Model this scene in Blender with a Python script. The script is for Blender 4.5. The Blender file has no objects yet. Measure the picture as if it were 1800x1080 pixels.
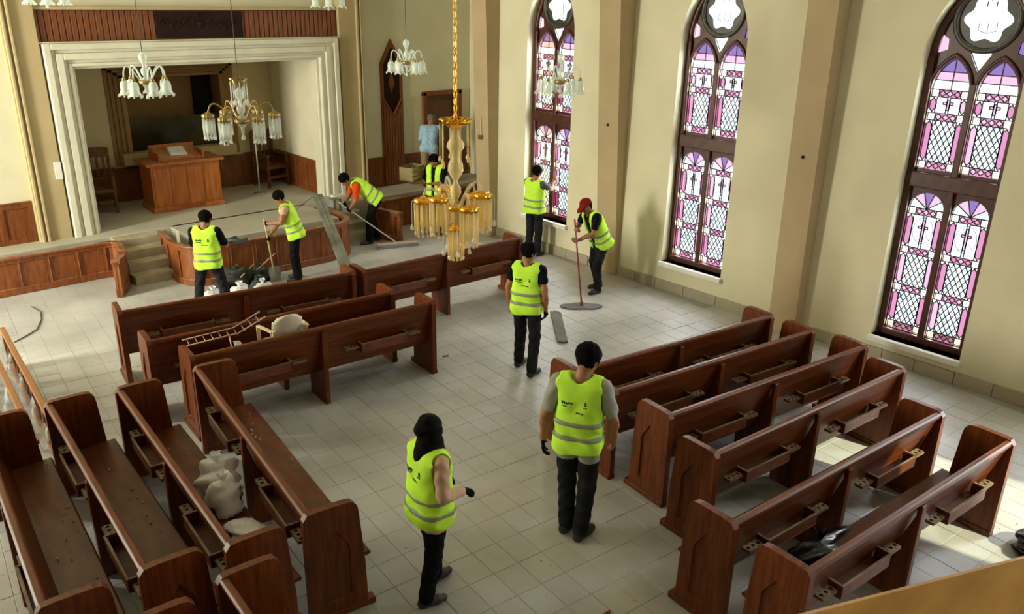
import bpy, bmesh, math, random
import numpy as np
from mathutils import Vector, Matrix
random.seed(7); rng = np.random.default_rng(7)
SC = bpy.context.scene
COL = SC.collection
rad = math.radians

# ------------------------------------------------------------------ camera
CAM_H = 4.5
cam = bpy.data.cameras.new('camera'); cam_o = bpy.data.objects.new('camera', cam); COL.objects.link(cam_o)
YAW, PITCH, ROLL, FPX = 42.625, 20.832, -1.1475, 1445.3
cam.sensor_width = 36.0; cam.lens = FPX / 1800 * 36.0; cam.clip_start = 0.05; cam.clip_end = 200
_cy, _sy, _cp, _sp = math.cos(rad(YAW)), math.sin(rad(YAW)), math.cos(rad(PITCH)), math.sin(rad(PITCH))
_f = Vector((_sy*_cp, _cy*_cp, -_sp)); _r = Vector((_cy, -_sy, 0)); _d = _f.cross(_r)
_r2 = math.cos(rad(ROLL))*_r + math.sin(rad(ROLL))*_d
_d2 = -math.sin(rad(ROLL))*_r + math.cos(rad(ROLL))*_d
_m = Matrix((_r2, -_d2, -_f)).transposed().to_4x4(); _m.translation = Vector((0, 0, CAM_H))
cam_o.matrix_world = _m
SC.camera = cam_o

# ------------------------------------------------------------------ world, daylight, exposure
w = bpy.data.worlds.new('sky'); SC.world = w; w.use_nodes = True
w.node_tree.nodes['Background'].inputs[0].default_value = (0.80, 0.90, 1.0, 1)
w.node_tree.nodes['Background'].inputs[1].default_value = 2.9
SC.view_settings.view_transform = 'Standard'; SC.view_settings.look = 'None'
SC.view_settings.gamma = 1.0; SC.view_settings.exposure = 0.42
SC.cycles.use_denoising = True
SC.cycles.max_bounces = 8; SC.cycles.diffuse_bounces = 4; SC.cycles.glossy_bounces = 3
SC.cycles.transparent_max_bounces = 16; SC.cycles.sample_clamp_indirect = 4.0; SC.cycles.caustics_reflective = False
def day(name, loc, rot, sx, sy, power, col=(1, 1, 1)):
    l = bpy.data.lights.new(name, 'AREA'); l.shape = 'RECTANGLE'; l.size = sx; l.size_y = sy; l.energy = power; l.color = col
    o = bpy.data.objects.new(name, l); COL.objects.link(o); o.location = loc; o.rotation_euler = rot
    return o
WY = {1: 10.57, 2: 7.25, 3: 3.70, 4: 0.25}            # window centres along the right wall
# bright sky outside each window of the right wall (facing -X)
for k, p in ((1, 850), (2, 640), (3, 340), (4, 380)):
    day('window_daylight' if k < 4 else 'window_right_offscreen', (11.05, WY[k], 2.75), (0, rad(90), 0), 5.0, 1.5, p, (0.92, 0.97, 1.0))
# daylight from the side-aisle window that lights the stage from the left
day('window_left_offscreen', (-3.98, 12.2, 3.1), (0, rad(-90), 0), 4.2, 1.36, 900, (1.0, 0.97, 0.80))
# low sun in the open sky, raking along the window wall: it lights the window reveals and the floor patches by the last pews
_s = bpy.data.lights.new('sun_offscreen', 'SUN'); _s.energy = 5.0; _s.color = (1.0, .98, .62); _s.angle = rad(.6)
_so = bpy.data.objects.new('sun_offscreen', _s); COL.objects.link(_so); _so.location = (14, -12, 12)
_so.rotation_euler = Vector((-.165, .80, -.575)).to_track_quat('-Z', 'Y').to_euler()

# ------------------------------------------------------------------ materials
def lin(c):
    if isinstance(c, str): c = [int(c[i:i+2], 16)/255 for i in (0, 2, 4)]
    return [x/12.92 if x <= .04045 else ((x+.055)/1.055)**2.4 for x in c]
MATS = {}
def mat(name, col, rough=.6, var=.12, scale=6.0, stretch=(1, 1, 1), bump=0.0, metal=0.0, col2=None, detail=4, spec=.5, dust=None, coat=0.0, world=False):
    m = bpy.data.materials.new(name); m.use_nodes = True; nt = m.node_tree; N = nt.nodes; L = nt.links
    b = N['Principled BSDF']; c = lin(col)
    tc = N.new('ShaderNodeTexCoord'); mp = N.new('ShaderNodeMapping'); mp.inputs['Scale'].default_value = stretch
    if world: L.new(N.new('ShaderNodeNewGeometry').outputs['Position'], mp.inputs[0])
    else: L.new(tc.outputs['Object'], mp.inputs[0])
    nz = N.new('ShaderNodeTexNoise'); nz.inputs['Scale'].default_value = scale; nz.inputs['Detail'].default_value = detail
    L.new(mp.outputs[0], nz.inputs['Vector'])
    mx = N.new('ShaderNodeMix'); mx.data_type = 'RGBA'
    a = [x*(1-var) for x in c]; bb = [min(1, x*(1+var)) for x in c] if col2 is None else lin(col2)
    mx.inputs[6].default_value = (*a, 1); mx.inputs[7].default_value = (*bb, 1)
    rp = N.new('ShaderNodeMapRange'); rp.inputs[1].default_value = .3; rp.inputs[2].default_value = .7
    L.new(nz.outputs[0], rp.inputs[0]); L.new(rp.outputs[0], mx.inputs[0])
    out = mx.outputs[2]
    if dust:                                              # plaster dust lying on faces that look up
        dcol, amt, dsc = dust
        g = N.new('ShaderNodeNewGeometry'); sx = N.new('ShaderNodeSeparateXYZ'); L.new(g.outputs['Normal'], sx.inputs[0])
        r1 = N.new('ShaderNodeMapRange'); r1.inputs[1].default_value = .6; r1.inputs[2].default_value = .98; L.new(sx.outputs[2], r1.inputs[0])
        n2 = N.new('ShaderNodeTexNoise'); n2.inputs['Scale'].default_value = dsc; n2.inputs['Detail'].default_value = 6
        L.new(g.outputs['Position'], n2.inputs['Vector'])
        r2 = N.new('ShaderNodeMapRange'); r2.inputs[1].default_value = .35; r2.inputs[2].default_value = .7; r2.inputs[4].default_value = amt; L.new(n2.outputs[0], r2.inputs[0])
        mu = N.new('ShaderNodeMath'); mu.operation = 'MULTIPLY'; L.new(r1.outputs[0], mu.inputs[0]); L.new(r2.outputs[0], mu.inputs[1])
        m2 = N.new('ShaderNodeMix'); m2.data_type = 'RGBA'; L.new(mu.outputs[0], m2.inputs[0]); L.new(out, m2.inputs[6]); m2.inputs[7].default_value = (*lin(dcol), 1)
        out = m2.outputs[2]
    L.new(out, b.inputs['Base Color'])
    b.inputs['Roughness'].default_value = rough; b.inputs['Metallic'].default_value = metal
    b.inputs['Specular IOR Level'].default_value = spec; b.inputs['Coat Weight'].default_value = coat
    if bump:
        bp = N.new('ShaderNodeBump'); bp.inputs['Strength'].default_value = bump; bp.inputs['Distance'].default_value = .01
        L.new(nz.outputs[0], bp.inputs['Height']); L.new(bp.outputs[0], b.inputs['Normal'])
    MATS[name] = m; return m
def see_through(name, tint, gloss=(1, 1, 1), fac=.5, rough=.15, diffuse=True, trans=(1, 1, 1)):
    m = bpy.data.materials.new(name); m.use_nodes = True; nt = m.node_tree; N = nt.nodes; L = nt.links
    b = N['Principled BSDF']; b.inputs['Base Color'].default_value = (*gloss, 1); b.inputs['Roughness'].default_value = rough
    t = N.new('ShaderNodeBsdfTransparent'); t.inputs[0].default_value = (*tint, 1)
    nz = N.new('ShaderNodeTexNoise'); nz.inputs['Scale'].default_value = 14
    mr = N.new('ShaderNodeMapRange'); mr.inputs[3].default_value = max(0, fac-.06); mr.inputs[4].default_value = fac+.06; L.new(nz.outputs[0], mr.inputs[0])
    ms = N.new('ShaderNodeMixShader'); L.new(mr.outputs[0], ms.inputs[0])
    L.new(t.outputs[0], ms.inputs[1]); L.new(b.outputs[0], ms.inputs[2])
    L.new(ms.outputs[0], N['Material Output'].inputs[0]); MATS[name] = m; return m

mat('plaster', 'd8d3b8', .9, .05, 1.6, bump=.15, detail=8, dust=None, world=True)
mat('plaster_right', 'd8d0b4', .9, .06, 1.4, bump=.2, detail=8, world=True)
mat('plaster_band', 'b39d7c', .9, .06, 2.0, bump=.15)
mat('plaster_frame', 'dcd8c4', .8, .07, 3.0, bump=.2)
mat('plaster_tan', 'b5a27a', .9, .06, 2.0)
mat('plaster_apse', 'c4b48a', .9, .05, 2.0)
mat('plaster_brown', '8c6c40', .85, .08, 3.0)
mat('stone_white', 'e4e2da', .6, .05, 5, bump=.1)
mat('baseboard_tile', 'a39a86', .6, .08, 3.0)
mat('floor_tile', 'a4a3a2', .42, .10, .8, detail=9, bump=.05, col2='c8c7c6', world=True)
mat('floor_tile_b', 'a2a19f', .42, .10, .8, detail=9, bump=.05, col2='c6c5c3', world=True)
mat('floor_tile_c', 'a6a5a3', .42, .10, .8, detail=9, bump=.05, col2='cac9c7', world=True)
mat('floor_grout', '9e9c98', .85, .12, 2.0)
mat('stage_floor', 'b4b0a0', .6, .14, 1.3, detail=9, world=True)
mat('step_stone', 'aa9c7c', .7, .18, 3.0, detail=8, col2='b8b09c')
mat('pew_wood', '55260a', .38, .28, 9.0, stretch=(.25, 3, 3), bump=.06, col2='743812', dust=('8c7358', .10, 2.5), spec=.3)
mat('pew_wood_up', '55260a', .38, .28, 9.0, stretch=(3, 3, .3), bump=.06, col2='743812', dust=('8c7358', .10, 3), spec=.3)
mat('pew_seat', '55260a', .42, .28, 6.0, stretch=(.4, 2, 2), col2='743812', dust=('84705f', .22, 2.2), spec=.3)
mat('rack_wood', '55260a', .45, .28, 10, col2='743812', dust=('8c7c66', .2, 4))
mat('cup_wood', '6e5436', .5, .15, 12, dust=('b6aa92', .5, 5))
mat('dark_slot', '14100c', .9, .2, 5)
mat('wall_wood', '6a3412', .45, .25, 8, stretch=(4, 4, .35), col2='844a1c', bump=.05)
mat('carved_wood', '1c0c05', .6, .3, 20, col2='2c160a', spec=.2)
mat('rail_wood', '7a3f1a', .45, .25, 7, stretch=(3, 3, .5), col2='945626', dust=('b0a08c', .7, 3))
mat('pulpit_wood', 'a55a22', .4, .2, 6, stretch=(3, 3, .4), col2='b96c2e', dust=('c0ac90', .6, 3))
mat('chair_wood', '5a3414', .5, .2, 8, col2='70441c')
mat('door_wood', '6e4420', .5, .15, 6, stretch=(4, 4, .3), col2='7a5028')
mat('gold_rail', 'c88a34', .5, .15, 9, stretch=(.5, 2, 2), col2='e0a850', detail=9)
mat('window_frame', '3c1a10', .4, .2, 8, col2='54281a')
mat('rose_ring', '3c3a32', .4, .2, 8)
mat('lead', '241a1a', .6, .1, 8)
mat('dark_glass', '2e2a16', .12, .2, 3)
mat('gold', 'f0b23c', .25, .1, 6, metal=.9)
mat('brass', 'a8905c', .3, .1, 6, metal=.8)
mat('steel', 'b9b9b4', .35, .1, 6, metal=.8)
mat('copper_wire', 'c0a08c', .35, .1, 6, metal=.6)
mat('cream_plastic', 'd8c4a0', .45, .05, 4)
mat('cream_plastic_grey', 'cfc6b4', .5, .06, 4)
mat('grey_board', '6e7062', .75, .2, 5, col2='85867a')
mat('plank', '6f6a62', .8, .2, 5)
mat('paper', 'ececea', .7, .03, 4)
mat('carton_white', 'd8d8cc', .7, .06, 4)
mat('carton_grey', '8a8a84', .7, .1, 4)
mat('black_plastic', '0a0a0a', .3, .2, 10, bump=.3)
mat('dark_rubble', '2e3230', .85, .4, 9, col2='4a4e4a', bump=.4)
mat('crumb', 'cfcabd', .9, .1, 6)
mat('crate_wood', 'a8703c', .6, .25, 8, stretch=(1, 3, 3), col2='8a5a32')
mat('black_rubber', '0c0c0c', .6, .1, 8)
mat('red_pole', '8c2c30', .4, .1, 6)
mat('pale_pole', 'c4ae84', .5, .1, 6)
mat('white_pole', 'cfd0d4', .4, .05, 6)
mat('mop_grey', '77767a', .9, .2, 20)
mat('sweep_dust', 'b49a94', .95, .15, 10)
mat('cable', '55524e', .6, .1, 6)
mat('white_switch', 'e6e6dc', .5, .03, 6)
# clothing and skin
mat('vest', 'd0ff52', .75, .06, 9, col2='c6ff48', spec=.08)
mat('band', '8a9478', .45, .08, 20)
mat('print', '34421c', .8, .1, 20)
mat('skin', '9a6748', .55, .06, 10)
mat('skin_tan', '8a5a40', .55, .06, 10)
mat('hair', '0a0706', .95, .3, 60, spec=.1, bump=.4)
mat('hair_grey', '6a5a50', .7, .1, 30)
mat('black_cloth', '0f0e0f', .85, .2, 14, col2='191819', spec=.08)
mat('dark_jean', '1d1e22', .85, .25, 10, col2='2c2d30', spec=.08)
mat('grey_cloth', '9a9a94', .85, .06, 8, spec=.08)
mat('slate_cloth', '55565a', .85, .1, 8, spec=.08)
mat('beige_cloth', 'c4a489', .85, .06, 8, spec=.08)
mat('orange_cloth', 'd2491c', .85, .08, 8, spec=.08)
mat('blue_cloth', '9fc2dd', .85, .06, 8, spec=.08)
mat('khaki_cloth', '8f8160', .85, .08, 8, spec=.08)
mat('red_cap', '7a1c1e', .8, .1, 10, spec=.08)
mat('shoe', '2a2624', .6, .2, 10)
mat('shoe_brown', '3a211c', .5, .2, 10)
mat('glove', '181616', .8, .2, 14, spec=.08)
mat('eye_dark', '120e0c', .3, .1, 10)
mat('lips', '7a463a', .5, .1, 10)
mat('mask', 'cfd4d6', .8, .05, 10)
# glass
see_through('glass_white', (.86, .90, .88), (.8, .85, .85), .05, .2)
see_through('glass_aqua', (.60, .70, .68), (.6, .8, .8), .06, .2)
see_through('glass_pink', (.55, .34, .43), (.6, .3, .4), .06, .2)
see_through('glass_rose', (.60, .46, .51), (.7, .4, .45), .06, .2)
see_through('glass_crimson', (.40, .17, .25), (.4, .1, .15), .06, .2)
see_through('glass_purple', (.35, .27, .42), (.3, .2, .4), .06, .2)
see_through('glass_cream', (.95, .90, .80), (.9, .85, .7), .05, .2)
see_through('crystal', (.95, .96, .93), (.92, .93, .88), .42, .08)
see_through('crystal_amber', (1.0, .92, .68), (1.0, .86, .52), .42, .06)
see_through('arm_glass', (1.0, .95, .8), (.98, .9, .7), .34, .05)
see_through('tulip_glass', (.92, .96, .92), (.86, .92, .86), .52, .12)
see_through('bag_plastic', (.95, .96, .98), (.95, .95, .97), .72, .2)
see_through('clear_wrap', (.9, .93, .97), (.8, .84, .9), .4, .1)

# ------------------------------------------------------------------ mesh helpers
def link(o, parent=None):
    COL.objects.link(o)
    if parent is not None: o.parent = parent
    return o
def tag(o, label=None, cat=None, group=None, kind=None):
    if label: o['label'] = label
    if cat: o['category'] = cat
    if group: o['group'] = group
    if kind: o['kind'] = kind
    return o
def thing(name, label, cat, loc=(0, 0, 0), rz=0.0, group=None):
    o = bpy.data.objects.new(name, None); o.empty_display_size = .1; link(o)
    o.location = loc; o.rotation_euler = (0, 0, rz); return tag(o, label, cat, group)
def mesh(name, V, Fc, m, smooth=False, fm=None):
    me = bpy.data.meshes.new(name); me.from_pydata([tuple(v) for v in V], [], [tuple(f) for f in Fc])
    for x in (m if isinstance(m, (list, tuple)) else [m]): me.materials.append(MATS[x])
    if fm is not None: me.polygons.foreach_set('material_index', np.asarray(fm, dtype=np.int32))
    if smooth: me.polygons.foreach_set('use_smooth', [True]*len(me.polygons))
    me.update(); return me
def obj(name, me, parent=None, loc=None, rz=None, bev=0, seg=2):
    o = bpy.data.objects.new(name, me); link(o, parent)
    if loc is not None: o.location = loc
    if rz is not None: o.rotation_euler = (0, 0, rz)
    if bev:
        b = o.modifiers.new('bevel', 'BEVEL'); b.width = bev; b.segments = seg; b.limit_method = 'ANGLE'; b.angle_limit = rad(40)
    return o
def copy_tree(o, parent=None):
    c = o.copy(); COL.objects.link(c); c.parent = parent
    for ch in list(o.children): copy_tree(ch, c)
    return c
class MB:
    def __init__(s): s.V = []; s.F = []
    def add(s, V, Fc):
        n = len(s.V); s.V += [tuple(v) for v in V]; s.F += [tuple(i+n for i in f) for f in Fc]; return s
    def box(s, lo, hi, M=None):
        x0, y0, z0 = lo; x1, y1, z1 = hi
        V = [(x0,y0,z0),(x1,y0,z0),(x1,y1,z0),(x0,y1,z0),(x0,y0,z1),(x1,y0,z1),(x1,y1,z1),(x0,y1,z1)]
        if M is not None: V = [M @ Vector(v) for v in V]
        return s.add(V, [(0,3,2,1),(4,5,6,7),(0,1,5,4),(1,2,6,5),(2,3,7,6),(3,0,4,7)])
    def beam(s, a, b, w, h, up=(0, 0, 1)):
        a = Vector(a); b = Vector(b); d = b-a; L = d.length; d.normalize(); u = Vector(up)
        sx = d.cross(u)
        if sx.length < 1e-4: sx = d.cross(Vector((0, 1, 0)))
        sx.normalize(); u = sx.cross(d)
        M = Matrix((sx, d, u)).transposed().to_4x4(); M.translation = a
        return s.box((-w/2, 0, -h/2), (w/2, L, h/2), M)
    def prism(s, poly, t0, t1, f):           # poly of 2D points, f(u,v,t) -> xyz
        n = len(poly)
        V = [f(u, v, t0) for u, v in poly] + [f(u, v, t1) for u, v in poly]
        return s.add(V, [tuple(range(n))[::-1], tuple(range(n, 2*n))] + [(i, (i+1) % n, n+(i+1) % n, n+i) for i in range(n)])
    def tube(s, pts, r, n=8, caps=True):
        pts = [Vector(p) for p in pts]; rs = r if isinstance(r, (list, tuple)) else [r]*len(pts)
        V = []; up = Vector((0, 0, 1)); prev = None
        for i, p in enumerate(pts):
            d = (pts[min(i+1, len(pts)-1)] - pts[max(i-1, 0)]).normalized()
            if prev is None:
                x = d.cross(up) if abs(d.z) < .95 else d.cross(Vector((0, 1, 0)))
            else:
                x = prev - d*prev.dot(d)
            x.normalize(); prev = x; y = d.cross(x)
            V += [p + (x*math.cos(2*math.pi*k/n) + y*math.sin(2*math.pi*k/n))*rs[i] for k in range(n)]
        F = [(i*n+k, i*n+(k+1) % n, (i+1)*n+(k+1) % n, (i+1)*n+k) for i in range(len(pts)-1) for k in range(n)]
        if caps: F += [tuple(range(n))[::-1], tuple(range((len(pts)-1)*n, len(pts)*n))]
        return s.add(V, F)
    def lathe(s, prof, n=16, c=(0, 0, 0), ruffle=None):
        V = []
        for i, (r, z) in enumerate(prof):
            for k in range(n):
                a = 2*math.pi*k/n; rr = r*(1 + (ruffle[0]*math.cos(ruffle[1]*a) if ruffle and i >= ruffle[2] else 0))
                V.append((c[0]+rr*math.cos(a), c[1]+rr*math.sin(a), c[2]+z))
        F = [(i*n+k, i*n+(k+1) % n, (i+1)*n+(k+1) % n, (i+1)*n+k) for i in range(len(prof)-1) for k in range(n)]
        return s.add(V, F)
    def out(s, name, m, parent=None, smooth=False, bev=0, loc=None, rz=None, seg=2):
        return obj(name, mesh(name, s.V, s.F, m, smooth), parent, loc, rz, bev, seg)
def struct(o, label=None): o['kind'] = 'structure'; return tag(o, label)
def plate(name, outer, holes, depth, f, m, smooth=False):
    """flat board with holes: 2D curve fill, then mapped by f(u,v,w), w in 0..depth"""
    cu = bpy.data.curves.new('tmp', 'CURVE'); cu.dimensions = '2D'; cu.fill_mode = 'BOTH'; cu.extrude = depth/2
    for lp in [outer] + holes:
        sp = cu.splines.new('POLY'); sp.points.add(len(lp)-1)
        for i, (u, v) in enumerate(lp): sp.points[i].co = (u, v, 0, 1)
        sp.use_cyclic_u = True
    to = bpy.data.objects.new('tmp', cu); COL.objects.link(to)
    dg = bpy.context.evaluated_depsgraph_get(); me = bpy.data.meshes.new_from_object(to.evaluated_get(dg))
    bpy.data.objects.remove(to); bpy.data.curves.remove(cu)
    bm = bmesh.new(); bm.from_mesh(me); bmesh.ops.remove_doubles(bm, verts=bm.verts, dist=1e-5)
    for v in bm.verts: v.co = Vector(f(v.co.x, v.co.y, v.co.z + depth/2))
    bmesh.ops.recalc_face_normals(bm, faces=bm.faces); bm.to_mesh(me); bm.free()
    me.name = name; me.materials.clear(); me.materials.append(MATS[m])
    for p in me.polygons: p.material_index = 0; p.use_smooth = False
    return me
def arc(cx, cy, r, a0, a1, n):
    return [(cx+r*math.cos(rad(a0+(a1-a0)*i/n)), cy+r*math.sin(rad(a0+(a1-a0)*i/n))) for i in range(n+1)]
def gothic(c, half, z0, zs, k=1.0, n=10):
    """outline: bottom left, up, pointed arch, down; radius = 2*half*k"""
    R = 2*half*k; L = []
    cxr = c + half - R; cxl = c - half + R         # centres of right / left arcs
    a1 = math.degrees(math.acos((c-cxr)/R))
    L += [(c-half, z0), (c+half, z0)]
    L += arc(cxr, zs, R, 0, a1, n)
    L += [(2*c-u, v) for u, v in arc(cxr, zs, R, 0, a1, n)[::-1][1:]]
    return L

# ================================================================== THE SETTING
ZT = 7.0
STG = 0.6
def XZ(Y0): return lambda u, v, t: (u, Y0+t, v)
def YZ(X0): return lambda u, v, t: (X0+t, u, v)
rect = lambda a, b, c, d: [(a, c), (b, c), (b, d), (a, d)]

# ---- floor: grout bed and tiles (joints recessed)
floor = struct(MB().box((-3.6, -4.6, -.15), (12.1, 16.9, -.006)).out('floor', 'floor_grout'), 'worn pale stone tile floor covered in dust')
TA = rad(-6.0); PX, PY = .25, .325
def proj_px(P):
    v = Vector(P) - Vector((0, 0, CAM_H)); z = v.dot(_f)
    return (900+FPX*v.dot(_r2)/z, 540+FPX*v.dot(_d2)/z, z) if z > .1 else (9e9, 9e9, z)
PEWS = {}                                     # filled in below; the tiles under the pews stay in the joined part
RAILS = {'L4': ((2.72, 7.64), (2.29, 4.58)), 'L3': ((1.97, 7.59), (1.74, 4.67)), 'L2': ((1.39, 7.70), (1.21, 4.79)), 'L1': ((.84, 7.72), (.62, 4.84)),
         'L5': ((1.56, 4.42), (1.35, 1.48)), 'L6': ((.97, 4.38), (.76, 1.44)),
         'A': ((2.64, 9.62), (5.54, 9.17)), 'B': ((5.66, 9.13), (8.44, 9.0)), 'C': ((2.58, 8.53), (5.5, 8.20)), 'D': ((2.77, 7.85), (5.68, 7.59)),
         'R1': ((5.57, 5.09), (8.51, 4.65)), 'R2': ((5.52, 4.53), (8.46, 4.09)), 'R3': ((5.53, 3.89), (8.5, 3.48)),
         'R4': ((5.28, 3.22), (8.22, 2.94)), 'R5': ((4.53, 2.57), (7.56, 2.28)), 'R6': ((4.45, 1.94), (7.5, 1.66))}
def under_pew(x, y):
    for a, b in RAILS.values():
        ax, ay = a; bx, by = b; L = math.hypot(bx-ax, by-ay); ux, uy = (bx-ax)/L, (by-ay)/L
        s = (x-ax)*ux+(y-ay)*uy; t = -(x-ax)*uy+(y-ay)*ux
        if -.1 < s < L+.1 and -.05 < t < .55: return True
    return False
tiles = []
for i in range(-30, 70):
    for j in range(-40, 70):
        lx, ly = (i+.5)*PX, (j+.5)*PY
        x = lx*math.cos(TA)-ly*math.sin(TA); y = lx*math.sin(TA)+ly*math.cos(TA)
        if -3.55 < x < (10.4 if y < 12.1 else 12.0) and -4.5 < y < 14.0: tiles.append((x, y))
def tile_geo(dz=0):
    mb = MB(); a, b = PX/2-.0015, PY/2-.0015; c = .0025
    mb.add([(-a,-b,-.012),(a,-b,-.012),(a,b,-.012),(-a,b,-.012),(-a,-b,-.003),(a,-b,-.003),(a,b,-.003),(-a,b,-.003),(-a+c,-b+c,0),(a-c,-b+c,0),(a-c,b-c,0),(-a+c,b-c,0)],
           [(0,1,5,4),(1,2,6,5),(2,3,7,6),(3,0,4,7),(4,5,9,8),(5,6,10,9),(6,7,11,10),(7,4,8,11),(8,9,10,11)]); return mb
TM = [mesh('tile', tile_geo().V, tile_geo().F, m) for m in ('floor_tile', 'floor_tile_b', 'floor_tile_c')]
cand = []
for t in tiles:
    px = proj_px((t[0], t[1], 0))
    if 0 < px[0] < 1800 and 0 < px[1] < 1080 and not under_pew(*t): cand.append((px[2], t))
near = set(t for _, t in sorted(cand)[:296])
V, Fc, fm = [], [], []
g = tile_geo()
for t in tiles:
    k = int(rng.integers(3)); dz = float(rng.uniform(-.003, 0))
    if t in near:
        o = obj('tile', TM[k], floor, (t[0], t[1], dz), TA)
    else:
        n = len(V); V += [(t[0]+x*math.cos(TA)-y*math.sin(TA), t[1]+x*math.sin(TA)+y*math.cos(TA), z+dz) for x, y, z in g.V]
        Fc += [tuple(q+n for q in f) for f in g.F]; fm += [k]*len(g.F)
tag(obj('tile_field', mesh('tile_field', V, Fc, ['floor_tile', 'floor_tile_b', 'floor_tile_c'], fm=fm), floor), kind='stuff')

# ---- ceiling, unseen walls
struct(MB().box((-3.6, -4.6, ZT), (12.1, 16.9, ZT+.2)).out('ceiling', 'plaster'))
hl = [rect(y-.68, y+.68, 1.0, 5.2) for y in (12.2,)]
wl = struct(obj('wall_left', plate('wall_left', rect(-4.6, 14.7, 0, ZT), hl, .2, YZ(-3.8), 'plaster')))
hr = [rect(8.3, 10.0, 3.4, 6.0)]  # unseen opening added so the sun reaches the floor by the last pews
struct(obj('wall_rear', plate('wall_rear', rect(-3.8, 12.1, 0, ZT), hr, .2, XZ(-4.8), 'plaster')))

# ---- right wall with pointed window openings
SILL = {1: .60, 2: .47, 3: .32, 4: .32}
HALF, SPR = .57, 3.9
wr = struct(obj('wall_right', plate('wall_right', rect(-4.8, 12.29, 0, ZT), [gothic(WY[k], HALF, SILL[k], SPR) for k in WY], .4, YZ(10.5), 'plaster_right')), 'cream plaster wall with tall pointed windows')
wn = struct(obj('wall_nook', plate('wall_nook', rect(12.09, 14.9, 0, ZT), [], .2, YZ(12.1), 'plaster_right')), 'pale plaster side wall of the recess by the stage door')
MB().box((10.9, 12.09, 0), (12.1, 12.29, ZT)).out('return_wall', 'plaster_right', wn)
# tapered pilasters between the windows
for n, (y0, y1, d0, d1) in enumerate(((11.9, 12.29, .16, .44), (8.72, 9.15, .08, .52), (5.26, 5.67, .20, .38), (1.7, 2.1, .15, .4))):
    x0, x1 = 10.5-d0, 10.5-d1
    me = mesh('pilaster', [(x0,y0,0),(10.52,y0,0),(10.52,y1,0),(x0,y1,0),(x1,y0,ZT),(10.52,y0,ZT),(10.52,y1,ZT),(x1,y1,ZT)],
              [(0,3,2,1),(4,5,6,7),(0,1,5,4),(1,2,6,5),(2,3,7,6),(3,0,4,7)], 'plaster_band')
    o = struct(obj('trim_%d' % (n+1), me), 'tan plaster pilaster that thickens upward between the arched windows')
    if n in (1, 2):
        yy = (y0+y1)/2; zz = 2.55; xx = 10.5-(d0+(d1-d0)*zz/ZT)
        MB().lathe([(.0, 0), (.022, 0), (.022, .012), (0, .014)], 10).out('hole_disc', 'dark_slot', o).matrix_local = Matrix.Translation((xx-.004, yy, zz)) @ Matrix.Rotation(rad(-90), 4, 'Y')  # raised disc, coloured dark for the shade inside a pilaster hole
    if n == 0:
        hk = MB().tube([(10.24, 12.1, 2.35), (10.235, 12.1, 2.1), (10.23, 12.08, 1.98)], .006, 6); hk.box((10.20, 12.06, 1.90), (10.24, 12.14, 1.98)); hk.out('wall_hook', 'brass', o)
# baseboard of separate stones along the right wall
bb = None
y = -2.0
while y < 11.85:
    L = random.uniform(.42, .62); y1 = min(y+L, 11.9)
    if not any(p0-.01 < (y+y1)/2 < p1+.01 for p0, p1 in ((8.72, 9.15), (5.26, 5.67), (1.7, 2.1))):
        mb = MB().box((10.47-random.uniform(0, .006), y+.004, -.005), (10.51, y1-.004, .16+random.uniform(-.004, .004)))
        if bb is None: bb = struct(mb.out('baseboard_right', 'baseboard_tile', bev=.004), 'low stone skirting along the window wall')
        else: mb.out('stone', 'baseboard_tile', bb, bev=.004)
    y = y1

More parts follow.
